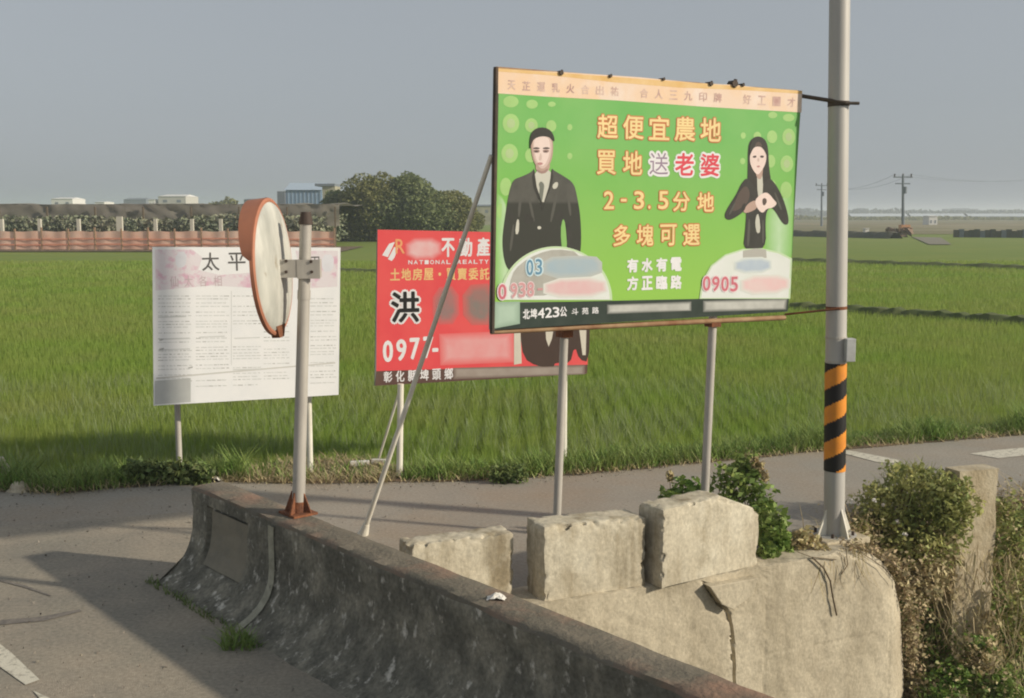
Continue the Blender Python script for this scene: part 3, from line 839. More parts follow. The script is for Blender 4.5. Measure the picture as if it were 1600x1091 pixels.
# second brace tube leaning behind the board, seen beside the first
# ================================================================== red sign
RO = V(587,603,10.55); RS = Plane(RO, V(915,585,11.35), V(590,360,10.55))
rs = empty('advertising_sign', (-0.3, 11, 0), 'red property advertising board partly hidden behind the green billboard', 'sign')
slab(RS, [(590,359),(922,366),(917,584),(586,603)], 0.03, 'sign_panel', M['boardback'], rs)
mb = MB(); RS.poly(mb, [(590,359),(922,366),(918,570),(588,580)], 0.3)
mb.build('red_banner', mat('print_bright_red', (0.72,0.075,0.085), 0.5, (0.76,0.10,0.10), 2.5, 3), rs)
mb = MB(); RS.poly(mb, [(588,580),(918,570),(917,584),(586,603)], 0.5)
mb.build('foot_strip', mat('print_brown_strip', (0.10,0.05,0.045), 0.5, (0.13,0.08,0.06), 4), rs)
REDC = (0.74,0.09,0.095)
chars(RS, rs, '不動產', 700, 387, 755, 386, 19, 28, [(white, 0.9)], 1.0)
chars(RS, rs, 'NATIONAL REALTY', 641, 410, 760, 409, 6, 6, [(white, 0.2)], 1.0)
chars(RS, rs, '0977', 606, 549, 669, 543, 14, 32, [(white, 1.1)], 1.0)
chars(RS, rs, '-', 680, 547, 680, 547, 14, 34, [(white, 1.0)], 1.0)
chars(RS, rs, '彰化縣埤頭鄉', 606, 589, 701, 584, 13, 17, [(white, 0.35)], 1.0)
for q in ([(597,399),(608,381),(617,378),(606,402)], [(606,405),(616,386),(622,388),(616,403),(612,408)]):
    mb = MB(); RS.poly(mb, q, 1.0); mb.build('logo_stripe', white, rs)
chars(RS, rs, 'R', 625, 385, 625, 385, 14, 22, [(P('print_orange', (0.85,0.40,0.18)), 0.3)], 1.6)
chars(RS, rs, '土地房屋・買賣委託', 617, 429, 757, 428, 14.5, 18, [(P('print_gold', (0.86,0.58,0.25)), 0.4)], 1.0)
chars(RS, rs, '洪', 633, 480, 633, 480, 42, 46, [(white, 4.6), (P('print_black', (0.02,0.02,0.02)), 1.3)], 1.0)
soft(RS, rs, 'blurred_name', [(632,372),(690,370),(692,406),(634,408)], (0.76,0.50,0.50), REDC, 0.9)
soft(RS, rs, 'blurred_character', [(676,450),(716,446),(718,506),(676,508)], (0.30,0.19,0.18), (0.66,0.12,0.12), 0.9)
soft(RS, rs, 'blurred_character', [(722,446),(775,442),(775,508),(724,508)], (0.24,0.20,0.18), (0.60,0.13,0.12), 0.9)
soft(RS, rs, 'blurred_number', [(686,522),(802,517),(804,566),(688,571)], (0.74,0.36,0.36), (0.74,0.15,0.15), 0.9, sm=0)
soft(RS, rs, 'blurred_print', [(708,575),(914,570),(914,585),(708,593)], (0.36,0.31,0.27), (0.16,0.11,0.09), 1.0, sm=0)
mb = MB()
RS.poly(mb, [(818,440),(912,440),(922,500),(920,566),(905,562),(898,540),(890,570),(868,566),(864,575),(838,572),(818,560),(812,520)], 1.2, 0, 1)
RS.poly(mb, [(852,510),(866,508),(862,530),(857,542),(853,530)], 1.8, 1); RS.poly(mb, [(905,516),(916,516),(915,555),(910,555)], 1.8, 1)
RS.poly(mb, [(803,520),(813,518),(815,568),(803,570)], 1.5, 1)
mb.build('printed_suit', [P('print_brown_suit', (0.07,0.045,0.035)), P('print_cream', (0.66,0.62,0.52))], rs)
MB().tube((G(624,744)[0], G(624,744)[1], -0.05), V(626,600,G(624,744)[1]), 0.030, n=10).build('leg', M['whitepost'], rs, smooth=True)
l2 = V(881,744,11.45); MB().tube((l2[0], l2[1], -0.3), (l2[0], l2[1], 0.95), 0.030, n=10).build('leg', M['whitepost'], rs, smooth=True)
MB().tube(V(600,690,10.9), V(624,612,10.62), 0.013, n=8).build('stay', M['whitepost'], rs, smooth=True)
a_ = V(600,690,10.9); MB().tube(a_ + (a_-V(624,612,10.62))*1.0, a_, 0.013, n=8).build('stay', M['whitepost'], rs, smooth=True)

# ================================================================== white notice board
WO = V(240,634,10.05); WS = Plane(WO, V(529,617,10.58), V(240,386,10.05))
wsn = empty('notice_board', (-2.6, 10.7, 0), 'white notice board with faint rows of print standing at the edge of the rice field', 'sign')
slab(WS, [(238,386),(532,387),(529,617),(240,634)], 0.03, 'sign_panel', M['boardback'], wsn)
mb = MB(); WS.poly(mb, [(238,386),(532,387),(529,617),(240,634)], 0.2)
mb.build('white_sheet', mat('print_paper', (0.88,0.88,0.87), 0.5, (0.82,0.83,0.83), 4, 4, 0.4, 0.7), wsn)
blossom = mat('print_blossom', (0.78,0.72,0.74), 0.5, (0.72,0.46,0.56), 11, 5, 0.50, 0.66)
for q in ([(242,390),(300,390),(316,402),(310,422),(345,430),(390,426),(396,450),(330,446),(243,454)], [(462,392),(528,392),(527,448),(484,450),(470,430)]):
    mb = MB(); WS.poly(mb, q, 0.6); mb.build('blossom_print', blossom, wsn)
for q in ([(275,394),(292,393),(290,418),(274,418)], [(503,398),(522,398),(521,424),(503,425)]):
    mb = MB(); WS.poly(mb, q, 0.9, smooth=1); mb.build('pale_badge', M.get('print_badge') or P('print_badge', (0.80,0.80,0.84)), wsn)
pdg = P('print_dark_grey', (0.13,0.125,0.12))
chars(WS, wsn, '太平', 329, 409, 370, 409, 27, 28, [(pdg, 0.2)], 1.2); chars(WS, wsn, '里', 492, 414, 492, 414, 18, 26, [(pdg, 0.0)], 1.2)
chars(WS, wsn, '仙太各相', 272, 440, 340, 439, 13, 17, [(P('print_mauve', (0.62,0.50,0.52)), 0.0)], 1.2)
fa = P('print_faint', (0.70,0.71,0.69)); fb = P('print_grey_text', (0.54,0.54,0.52)); fo = P('print_fold', (0.66,0.65,0.61))
mb = MB()
r_ = random.Random(3)
y = 462
cols = [(247,300),(306,358),(364,408),(412,452),(485,526)]
while y < 612:
    for (xa, xb) in cols:
        if r_.random() < 0.90:
            sl = -0.03*(y-462)/150
            x = xa
            while x < xb-4:
                w = r_.uniform(2, 9); w = min(w, xb-x)
                yy = y + sl*(x-240) + (634-617)*0 - (x-240)*0.0
                WS.poly(mb, [(x,yy),(x+w,yy),(x+w,yy+1.4),(x,yy+1.4)], 0.7, 0 if r_.random() < 0.82 else 1)
                x += w + r_.uniform(0.6, 3.0)
    y += r_.choice([4.5, 5.5, 6.5, 9])
for (x, y_, w, h) in [(247,495,44,2),(250,529,46,2.2),(311,526,40,2),(247,546,50,1.6),(366,528,40,1.8),(258,602,38,3),(249,530,6,3),(249,545,7,3),(294,574,7,2.5),(364,577,44,2)]:
    WS.poly(mb, [(x,y_),(x+w,y_-1.5),(x+w,y_+h-1.5),(x,y_+h)], 0.9, 1 if w < 10 else 0)
WS.poly(mb, [(244,590),(524,566),(524,568),(244,592.5)], 0.8, 2)
WS.poly(mb, [(361,455),(362,455),(362,570),(361,570)], 0.8, 0)
mb.build('small_print', [fa, fb, fo], wsn)['kind'] = 'stuff'
mb = MB(); WS.poly(mb, [(242,595),(298,591),(298,628),(242,632)], 1.1)  # greyer patch in the lower left corner of the sheet
mb.build('grey_patch', mat('sheet_grey', (0.50,0.51,0.49), 0.6, (0.58,0.59,0.56), 6), wsn)
for px in (281, 485):
    p_ = V(px, 742, 10.4 if px < 400 else 10.62)
    MB().tube((p_[0], p_[1], -0.25), (p_[0], p_[1], 1.9), 0.028, n=10).build('leg', M['steel'] if px < 400 else M['whitepost'], wsn, smooth=True)

# ================================================================== traffic mirror on the parapet
mp_base = G(466, 803, HT); Ym = mp_base[1]
mt = empty('traffic_mirror', mp_base, 'round traffic mirror with orange hood seen from behind, bolted to the parapet', 'mirror')
pt0 = V(466, 803, Ym); pt1 = V(478, 343, Ym)
MB().tube(pt0, pt1, 0.041, 0.036, n=16).build('post', M['steel'], mt, smooth=True)
MB().tube(pt1-np.array([0,0,0.03]), pt1+np.array([0,0,0.045]), 0.044, 0.030, n=12).build('post_cap', M['bolt'], mt, smooth=True)
m_ = MB()
m_.box(pt0+np.array([0,0,0.008]), 0.19, 0.17, 0.014, math.atan2(pd[1], pd[0]))
m_.build('base_plate', M['rust'], mt)
for k in range(4):
    a = math.atan2(pd[1], pd[0]) + k*math.pi/2 + 0.5
    d_ = np.array([math.cos(a), math.sin(a), 0]); n_ = np.array([-d_[1], d_[0], 0])*0.005
    b_ = pt0 + np.array([0,0,0.015])
    m_ = MB(); q = [b_+d_*0.03, b_+d_*0.095, b_+d_*0.042+np.array([0,0,0.13])]
    m_.add([p+n_ for p in q]+[p-n_ for p in q], [(0,1,2),(5,4,3),(0,3,4,1),(1,4,5,2),(2,5,3,0)])
    m_.build('gusset', M['rust'], mt)
MB().tube(pt0+np.array([0,0,0.01]), pt0+(pt1-pt0)*0.045, 0.0435, 0.0425, n=16).build('rusty_collar', M['rust'], mt, smooth=True)
# disc
mc = V(430.5, 417, Ym-0.02)
beta = math.radians(-3.8)
nb = np.array([math.cos(beta), math.sin(beta), 0.05]); nb /= np.linalg.norm(nb)        # back normal
# slight twist so that the long axis leans like in the picture
mv = np.array([-0.06, 0, 1.0]); mv -= nb*(mv@nb); mv /= np.linalg.norm(mv); mu = np.cross(nb, mv)
R = 0.405
def disc(nr, prof):
    """prof: list (radius, along -nb) rings"""
    vs = []; fs = []
    n = 48
    for (r, h) in prof:
        for k in range(n):
            t = 2*math.pi*k/n
            vs.append(mc + (mu*math.cos(t)+mv*math.sin(t))*r + nb*h)
    for i in range(len(prof)-1):
        for k in range(n):
            fs.append((i*n+k, i*n+(k+1)%n, (i+1)*n+(k+1)%n, (i+1)*n+k))
    return vs, fs
v_, f_ = disc(48, [(0.001,0.035),(0.12,0.033),(0.24,0.026),(0.33,0.015),(0.385,0.0),(R-0.01,-0.012)])
MB().add(v_, f_).build('mirror_back', M['mirback'], mt, smooth=True)
v_, f_ = disc(48, [(R-0.012,-0.006),(R,-0.004),(R+0.012,-0.012),(R+0.012,-0.034),(R-0.01,-0.04)])
MB().add(v_, f_).build('orange_rim', M['orange'], mt, smooth=True)
v_, f_ = disc(48, [(R-0.01,-0.036),(0.3,-0.060),(0.2,-0.075),(0.1,-0.083),(0.001,-0.086)])
MB().add(v_, f_).build('mirror_glass', M['mirglass'], mt, smooth=True)
# hood: an arc of sheet over the top half, deeper at the crown
n = 36; outer = []; 
for k in range(n+1):
    t = math.radians(8 + 160*k/n)
    dep = 0.02 + 0.085*max(0.0, math.sin(math.radians(180*k/n)))**0.35
    w = mu*math.cos(t)+mv*math.sin(t)
    outer.append((mc + w*(R+0.014) - nb*0.02, mc + w*(R+0.005) - nb*(0.02+dep), mc + w*(R+0.009) - nb*0.02, mc + w*(R+0.0) - nb*(0.02+dep)))
m_ = MB()
vs = [p for q in outer for p in q]; fs = []
for k in range(n):
    a, b = 4*k, 4*(k+1)
    fs += [(a, b, b+1, a+1), (a+2, a+3, b+3, b+2), (a+1, b+1, b+3, a+3)]
m_.add(vs, fs).build('hood', M['orange'], mt, smooth=True)
# rusty clip at the foot of the rim
b_ = mc - mv*(R+0.005) + nb*0.0
m_ = MB(); q = [b_ + mu*0.10+mv*0.055, b_ - mu*0.10+mv*0.055, b_-mu*0.05-mv*0.02, b_+mu*0.05-mv*0.02]
m_.add([p+nb*0.008 for p in q]+[p-nb*0.04 for p in q], [(0,1,2,3),(7,6,5,4),(0,4,5,1),(1,5,6,2),(2,6,7,3),(3,7,4,0)])
m_.build('rusty_clip', M['rust'], mt)
# bracket from disc to post
pc = pt0 + (pt1-pt0)*((803-418)/(803-343.0))
bc = V(447, 416, Ym-0.05)
m_ = MB()
lo_ = np.array([0,0,-0.055]); hv = np.array([0,0,0.11])
m_.obox(V(437,420,Ym-0.045)+lo_, V(466,420,Ym-0.045)-V(437,420,Ym-0.045), (0,0.006,0), hv)
m_.obox(V(464,420,Ym-0.048)+lo_*1.1, V(500,420,Ym-0.048)-V(464,420,Ym-0.048), (0,0.006,0), hv*1.05)
m_.obox(V(466,420,Ym-0.03)+lo_, (0.0,0.09,0), (0.006,0,0), hv)
m_.obox(V(497,420,Ym-0.042)+lo_, (0.0,0.09,0), (0.006,0,0), hv)
m_.build('bracket', M['steel'], mt)
for (bx, by) in ((447,408),(447,425),(486,409),(487,425)):
    p_ = V(bx, by, Ym-0.05)
    MB().tube(p_+np.array([0,0.004,0]), p_-np.array([0,0.005,0]), 0.010, n=6).build('bolt', M['bolt'], mt)
p_ = V(478, 463, Ym)
MB().tube(pt0+(pt1-pt0)*0.735, pt0+(pt1-pt0)*0.765, 0.0405, n=16).build('pipe_joint', M['bolt'] if False else M['steel'], mt, smooth=True)

# ================================================================== lamp pole
lb = G(1303, 836, 0.02)
lp = empty('utility_pole', lb, 'tall grey steel pole with orange and black striped sleeve right of the green billboard', 'pole')
_p0 = V(1312, 0, lb[1]); LT = lb + (_p0-lb)*((9.2-lb[2])/(_p0[2]-lb[2]))
def lpz(z): return lb + (LT-lb)*((z-lb[2])/(LT[2]-lb[2]))
MB().tube(lb, LT, 0.079, 0.070, n=28).build('shaft', M['lampsteel'], lp, smooth=True)
MB().tube(LT, LT+np.array([0,0,0.05]), 0.074, 0.04, n=20).build('top_cap', M['lampsteel'], lp, smooth=True)
MB().tube(lb-np.array([0,0,0.02]), lb+np.array([0,0,0.012]), 0.17, n=24).build('base_plate', M['lampsteel'], lp)
for k in range(4):
    a = math.radians(-155 + 90*k)
    d_ = np.array([math.cos(a), math.sin(a), 0]); n_ = np.array([-d_[1], d_[0], 0])*0.006
    m_ = MB(); q = [lb+d_*0.06+np.array([0,0,0.01]), lb+d_*0.165+np.array([0,0,0.01]), lb+d_*0.15+np.array([0,0,0.05]), lb+d_*0.078+np.array([0,0,0.22])]
    m_.add([p+n_ for p in q]+[p-n_ for p in q], [(0,1,2,3),(7,6,5,4),(0,4,5,1),(1,5,6,2),(2,6,7,3),(3,7,4,0)])
    m_.build('gusset', M['whitepost'], lp)
for k in range(4):
    a = math.radians(-110 + 90*k); p_ = lb + np.array([math.cos(a)*0.14, math.sin(a)*0.14, 0.012])
    MB().tube(p_, p_+np.array([0,0,0.03]), 0.012, n=6).build('anchor_bolt', M['bolt'], lp)
# striped sleeve: helical bands as geometry
zt = V(1305, 567, lb[1])[2]; zb = V(1305, 735, lb[1])[2]
nz_, na = 84, 48
vs = []; fs = []; mi = []
for i in range(nz_+1):
    z = zb + (zt-zb)*i/nz_; c = lpz(z)
    for k in range(na):
        a = 2*math.pi*k/na
        vs.append((c[0]+0.082*math.cos(a), c[1]+0.082*math.sin(a), z))
pitch = 0.272
for i in range(nz_):
    for k in range(na):
        fs.append((i*na+k, i*na+(k+1)%na, (i+1)*na+(k+1)%na, (i+1)*na+k))
        z = (i+0.5)/nz_*(zt-zb); a = 2*math.pi*(k+0.5)/na
        ph = (z/pitch - 0.28 - a/(2*math.pi)*1.0*1) % 1.0
        mi.append(0 if ph < 0.5 else 1)
me = bpy.data.meshes.new('striped_sleeve'); me.from_pydata(vs, [], fs)
me.polygons.foreach_set('material_index', mi); me.polygons.foreach_set('use_smooth', [True]*len(fs)); me.update()
link('striped_sleeve', me, [M['mk_black'], M['mk_orange']], lp)
# junction box, band and tie bars
zc = V(1320, 545, lb[1])[2]; c_ = lpz(zc)
MB().box(c_+np.array([0.078,-0.075,0]), 0.075, 0.07, 0.175, 0.15).build('junction_box', M['boxgrey'], lp, bevel=0.005)
MB().tube(lpz(zc-0.10), lpz(zc-0.085), 0.081, n=24).build('strap', M['steel'], lp); MB().tube(lpz(zc+0.08), lpz(zc+0.095), 0.081, n=24).build('strap', M['steel'], lp)
zk = V(1310, 163, lb[1])[2]
MB().tube(lpz(zk-0.018), lpz(zk+0.018), 0.079, n=24).build('clamp_band', M['darkframe'], lp)
MB().tube(lpz(zk)+np.array([0.02,-0.085,0]), lpz(zk)+np.array([0.13,-0.07,0.0]), 0.012, n=8).build('clamp_bolt', M['darkframe'], lp)
MB().tube(GB.W(GB.hit(1253,149),0)-GB.n*0.03, lpz(zk)+np.array([0.03,-0.085,0.0]), 0.015, n=8).build('tie_bar', M['darkframe'], bb, smooth=True)
zk = V(1310, 481, lb[1])[2]
MB().tube(lpz(zk-0.012), lpz(zk+0.012), 0.0785, n=24).build('clamp_band', M['rust'], lp)
MB().tube(GB.W(GB.hit(1230,492),0)-GB.n*0.03, lpz(zk)+np.array([0.0,-0.083,0.0]), 0.008, n=8).build('tie_bar', M['rust'], bb, smooth=True)
MB().box((lb[0]-0.02, lb[1]+0.02, 0.006), 0.42, 0.42, 0.05, 0.42).build('concrete_footing', M['post_c'], lp, bevel=0.01)

# ================================================================== pale wall end right of the shrub
wp = G(1500, 737, 0.43); wq = G(1560, 732, 0.43)
we = empty('wall_end', (wp[0], wp[1], -1.5), 'pale concrete wall end rising beside the leafy shrub at the right edge', 'wall')
Pn = np.zeros((12, 60, 3)); d_ = (wq-wp); b_ = np.array([-0.35,0.9,0])
ring = [wp, wp+d_*0.5, wq, wq+b_*0.09, wq+b_*0.18, wp+b_*0.18, wp+b_*0.09]
nz2 = 60
Pn = np.zeros((len(ring)+1, nz2, 3))
for i in range(len(ring)+1):
    for j in range(nz2):
        z = 0.43 - 3.4*(j/(nz2-1))**1.3
        q = np.array(ring[i % len(ring)])
        ce = (wp+wq)/2+b_*0.09
        v = q-ce
        v = v*(1+0.08*noise.noise(Vector((q[0]*3, q[1]*3, z*3)))+0.05*noise.noise(Vector((q[0]*12, q[1]*12, z*12))))
        Pn[i, j] = (ce[0]+v[0], ce[1]+v[1], z)
grid_mesh('wall_body', Pn, M['post_c'], we, sharp=35)
MB().add([tuple(Pn[i, 0]) for i in range(len(ring))], [tuple(range(len(ring)))]).build('wall_cap', M['post_c'], we)

# ================================================================== plants
def leaves(n, cen, rad, size, mi_p=(1.0,), squash=1.0, shape=None, droop=0.0, shell=0.0, lumpy=1.0):
    """n diamond leaves in an ellipsoid (or from given points)"""
    if shape is None:
        d = rng.normal(size=(n, 3)); d /= np.linalg.norm(d, axis=1)[:, None]
        r = rng.random(n)**(1/3.0 if not shell else 1/(3.0+shell))
        lump = 1 + lumpy*0.22*np.sin(d[:,0]*5+cen[0]*7)*np.cos(d[:,1]*6+cen[1])+lumpy*0.2*np.sin(d[:,2]*7+cen[0]*3+d[:,0]*4)
        c = np.array(cen) + d*(r*lump)[:, None]*np.array(rad)
    else: c = shape
    n = len(c)
    a = rng.normal(size=(n, 3)); a[:, 2] *= 0.7; a[:, 2] -= droop; a /= np.linalg.norm(a, axis=1)[:, None]
    b = np.cross(a, rng.normal(size=(n, 3))); b /= np.linalg.norm(b, axis=1)[:, None]
    s = size*(0.6+0.8*rng.random(n))[:, None]
    w = s*0.28
    nrm = np.cross(a, b)*s*0.12
    v = np.stack([c-a*s*0.5, c+b*w+nrm, c+a*s*0.5, c-b*w+nrm], 1)
    return v.reshape(-1, 3)

def blades(base, h, w, lean, name, m, parent=None, up=None):
    """curved tapering blades: base (n,3), h (n,), w (n,), lean (n,) -> one mesh of quads+tip"""
    n = len(base)
    az = rng.random(n)*2*np.pi
    d = np.stack([np.cos(az), np.sin(az), np.zeros(n)], 1)
    sd_ = np.stack([-np.sin(az+rng.normal(size=n)*0.6), np.cos(az), np.zeros(n)], 1)
    z = np.array([0,0,1.0])
    m1 = base + z*(h*0.55)[:, None] + d*(lean*0.35*h)[:, None]
    tp_ = base + z*(h)[:, None] + d*(lean*h)[:, None]
    wv = sd_*w[:, None]
    q1 = np.stack([base-wv, base+wv, m1+wv*0.8, m1-wv*0.8], 1)
    q2 = np.stack([m1-wv*0.8, m1+wv*0.8, tp_+wv*0.12, tp_-wv*0.12], 1)
    v = np.stack([q1, q2], 1).reshape(-1, 3)
    return fast(name, v, 4, m, parent)

# rice, denser and finer near the road
def rice_pts(n, d0, d1, xo=0.0):
    u = rng.random(n)
    Y = d0*(d1/d0)**u
    X = (rng.random(n)*2-1)*(Y*0.52+0.8)
    r = rng.random(n) < np.where(Y < 16, 0.7, 0.45)
    X[r] = np.round(X[r]/0.24)*0.24 + rng.normal(size=r.sum())*0.035
    ey = np.interp(X, [p[0] for p in FE], [p[1] for p in FE])
    bare = np.exp(-((X/Y+0.165)/0.055)**4)
    k = Y > ey + 0.12 + 0.62*bare*(0.8+0.4*rng.random(n))
    return X[k], Y[k]
X, Y = rice_pts(560000, 10.2, 60)
cl = np.array([noise.noise(Vector((x*0.5, y*0.5, 0))) for x, y in zip(X, Y)])
near = np.clip(1-(Y-np.interp(X, [p[0] for p in FE], [p[1] for p in FE]))/1.4, 0, 1)
h = 0.29*(1+0.07*cl)*(0.88+0.22*rng.random(len(X))) + 0.06*near*rng.random(len(X))
sz = 0.0024 + 0.00036*(Y-10)
o = blades(np.stack([X, Y, np.full(len(X), -0.26)], 1), h, sz, 0.05+0.24*rng.random(len(X)), 'rice_plants', M['rice'])
o['kind'] = 'stuff'; tag(o, 'young green rice growing across the flat paddy field', 'rice')
X, Y = rice_pts(30000, 10.2, 17)
k = (np.array([noise.noise(Vector((x*1.2, y*1.2, 4))) for x, y in zip(X, Y)]) > -0.12)
X, Y = X[k], Y[k]
o = blades(np.stack([X, Y, np.full(len(X), -0.26)], 1), 0.28+0.14*rng.random(len(X)), np.full(len(X), 0.0032), 0.1+0.5*rng.random(len(X)), 'pale_rice_stems', M['rice_pale'])
o['kind'] = 'stuff'; tag(o, 'pale straw coloured stems standing among the nearest rice', 'grass')

# verge weeds
n = 15000
X = rng.random(n)*15-6.2; ey = np.interp(X, [p[0] for p in FE], [p[1] for p in FE])
dn = np.array([noise.noise(Vector((x*1.4, 7, 0))) for x in X])
Y = ey + rng.random(n)*0.45 - 0.08 + np.maximum(0, -dn)*0.1
px_ = X/Y
gap = (px_ > -0.245) & (px_ < -0.10) & (rng.random(n) < 0.85)
X, Y, dn = X[~gap], Y[~gap], dn[~gap]
o = blades(np.stack([X, Y, np.zeros(len(X))], 1), (0.07+0.13*rng.random(len(X)))*(1+1.2*np.maximum(dn, -0.4)), np.full(len(X), 0.0055), 0.3+0.8*rng.random(len(X)), 'verge_grass', M['weed'])
o['kind'] = 'stuff'; tag(o, 'short green grass along the far edge of the side road', 'grass')
n = 7000
X = rng.random(n)*15-6.2; X[:2500] = rng.random(2500)*1.6-2.75
ey = np.interp(X, [p[0] for p in FE], [p[1] for p in FE])
Y = ey + rng.random(n)*(0.4 + 0.6*np.exp(-((X/11+0.165)/0.055)**4)) - 0.14
o = blades(np.stack([X, Y, np.zeros(len(X))], 1), 0.02+0.08*rng.random(len(X)), np.full(len(X), 0.005), 0.6+1.6*rng.random(len(X)), 'dead_grass', M['dry_pale'])
o['kind'] = 'stuff'; tag(o, 'dead straw lying along the field edge', 'grass')

def weed(name, loc, label, cat, parts):
    r = empty(name, loc, label, cat)
    for (pn_, v, m) in parts: fast(pn_, v, 4, m, r)
    return r
def stems(name, root, starts, ends, r, m):
    mb = MB()
    for a, b in zip(starts, ends):
        mid = (np.array(a)+np.array(b))/2 + rng.normal(size=3)*0.02
        mb.tube(a, mid, r, r*0.8, n=5, cap=False); mb.tube(mid, b, r*0.8, r*0.3, n=5, cap=False)
    return mb.build(name, m, root)
# dark weedy patch in front of the notice board's left leg
c = G(262, 738, 0.12)
v = np.concatenate([leaves(520, G(255+dx, 742, 0.08), (0.14,0.1,0.13), 0.06) for dx in (-42,-14,10,34,54)])
weed('weed_patch', G(262,745), 'dark weeds at the foot of the notice board', 'weeds', [('foliage', v, M['weed_dark'])])
v = np.concatenate([leaves(260, G(796+dx, 742, 0.08), (0.12,0.08,0.10), 0.045) for dx in (-14,8)])
weed('weed_patch', G(800,745), 'small green weed clump at the field edge between the billboard and the red sign', 'weeds', [('foliage', v, M['weed_dark'])])

# weeds behind the third block
Yb = 8.35
root = empty('weed_bush', (1.55, Yb+0.05, 0), 'leafy green weeds growing behind the rightmost concrete block around the billboard post', 'bush')
v = [leaves(420, V(1075,775,8.3), (0.17,0.12,0.15), 0.055), leaves(260, V(1050,785,8.2), (0.10,0.1,0.09), 0.05), leaves(520, V(1150,755,8.45), (0.20,0.16,0.18), 0.06),
     leaves(420, V(1165,735,8.5), (0.13,0.12,0.13), 0.055), leaves(420, V(1190,800,8.35), (0.13,0.14,0.22), 0.055)]
fast('foliage', np.concatenate(v), 4, M['weed'], root)
stems('stem', root, [(1.5+0.06*k, Yb, 0) for k in range(7)]+[(1.2,8.3,0)]*3, [V(x, y, 8.4) for x, y in ((1090,745),(1130,735),(1160,722),(1175,728),(1185,740),(1200,770),(1150,730),(1046,742),(1065,755),(1090,750))], 0.005, M['bark'])
fast('dry_heads', np.concatenate([leaves(60, V(x, y, 8.4), (0.03,0.03,0.05), 0.04) for x, y in ((1047,745),(1188,730),(1178,724),(1195,745))]), 4, M['dry'], root)['kind'] = 'stuff'
root = empty('weed_bush', G(1215, 870), 'bright green leafy weed spilling over the wall right of the rightmost concrete block', 'bush')
v = [leaves(520, V(1208,835,8.05), (0.12,0.12,0.2), 0.065), leaves(300, V(1200,865,7.95), (0.07,0.08,0.08), 0.06), leaves(260, V(1225,862,8.1), (0.09,0.08,0.07), 0.055)]
fast('foliage', np.concatenate(v), 4, M['weed'], root)
# dry creeper at the foot of the pole
root = empty('dry_creeper', G(1255, 862), 'brown dry creeper hanging over the wall top left of the striped pole', 'plant')
v = [leaves(330, V(1252,845,8.15), (0.15,0.1,0.08), 0.05), leaves(260, V(1280,875,8.1), (0.12,0.06,0.09), 0.05)]
fast('foliage', np.concatenate(v), 4, M['dry'], root)
pth = [(1262,868),(1280,885),(1290,905),(1294,930),(1300,958)]
mb = MB()
for a, b in zip(pth[:-1], pth[1:]):
    ta, za = to_wall(*a); tb, zb_ = to_wall(*b)
    mb.tube(WP(ta,-0.05,za), WP(tb,-0.05,zb_), 0.0065, n=6)
for pth in ([(1325,850),(1345,865),(1375,885),(1395,910)], [(1240,860),(1262,868),(1300,872)], [(1305,838),(1330,850),(1380,872),(1420,900)], [(1315,855),(1318,880),(1308,895)]):
    for a, b in zip(pth[:-1], pth[1:]):
        ta, za = to_wall(*a); tb, zb_ = to_wall(*b)
        mb.tube(WP(ta,-0.045,za), WP(tb,-0.045,zb_), 0.0035, n=5)
mb.build('stem', M['bark'], root)

# shrub right of the pole
cs = V(1432, 795, 9.0)
root = empty('shrub', (cs[0], cs[1], 0), 'rounded bushy shrub between the striped pole and the pale wall end', 'shrub')
v = [leaves(3000, cs, (0.40,0.34,0.38), 0.046, shell=1.0), leaves(1100, V(1490,790,8.75), (0.20,0.14,0.30), 0.044), leaves(800, V(1375,800,8.9), (0.24,0.22,0.24), 0.042), leaves(900, V(1468,770,9.0), (0.24,0.2,0.24), 0.040),
     leaves(700, V(1440,855,8.75), (0.30,0.2,0.16), 0.040), leaves(300, V(1345,830,8.8), (0.1,0.1,0.1), 0.042)]
fast('foliage', np.concatenate(v), 4, M['shrub'], root)
n = 520
d = rng.normal(size=(n,3)); d[:,2] = np.abs(d[:,2])*0.8-0.1; d /= np.linalg.norm(d, axis=1)[:,None]
b_ = cs + d*np.array([0.32,0.28,0.30])
blades(b_, 0.06+0.10*rng.random(n), np.full(n, 0.005), 0.5+1.3*rng.random(n), 'sprigs', M['shrub'], root)
stems('stem', root, [(cs[0]+rng.normal()*0.05, cs[1]+rng.normal()*0.05, 0) for _ in range(22)], [cs+np.array([rng.normal()*0.25, rng.normal()*0.2, 0.1+0.2*rng.random()]) for _ in range(22)], 0.007, M['bark'])
fast('pale_flowers', np.concatenate([leaves(6, V(x, y, 8.62), (0.012,0.01,0.012), 0.035) for x, y in ((1380,790),(1330,782),(1366,782),(1403,815),(1415,835))]), 4, M['litter'], root)

# dead vines and bank vegetation
def bank_points(n, x0, x1, y0, y1, Yd, sp=0.25):
    px = x0+(x1-x0)*rng.random(n); py = y0+(y1-y0)*rng.random(n)
    out = np.array([V(a, b, Yd + sp*rng.normal()) for a, b in zip(px, py)])
    return out
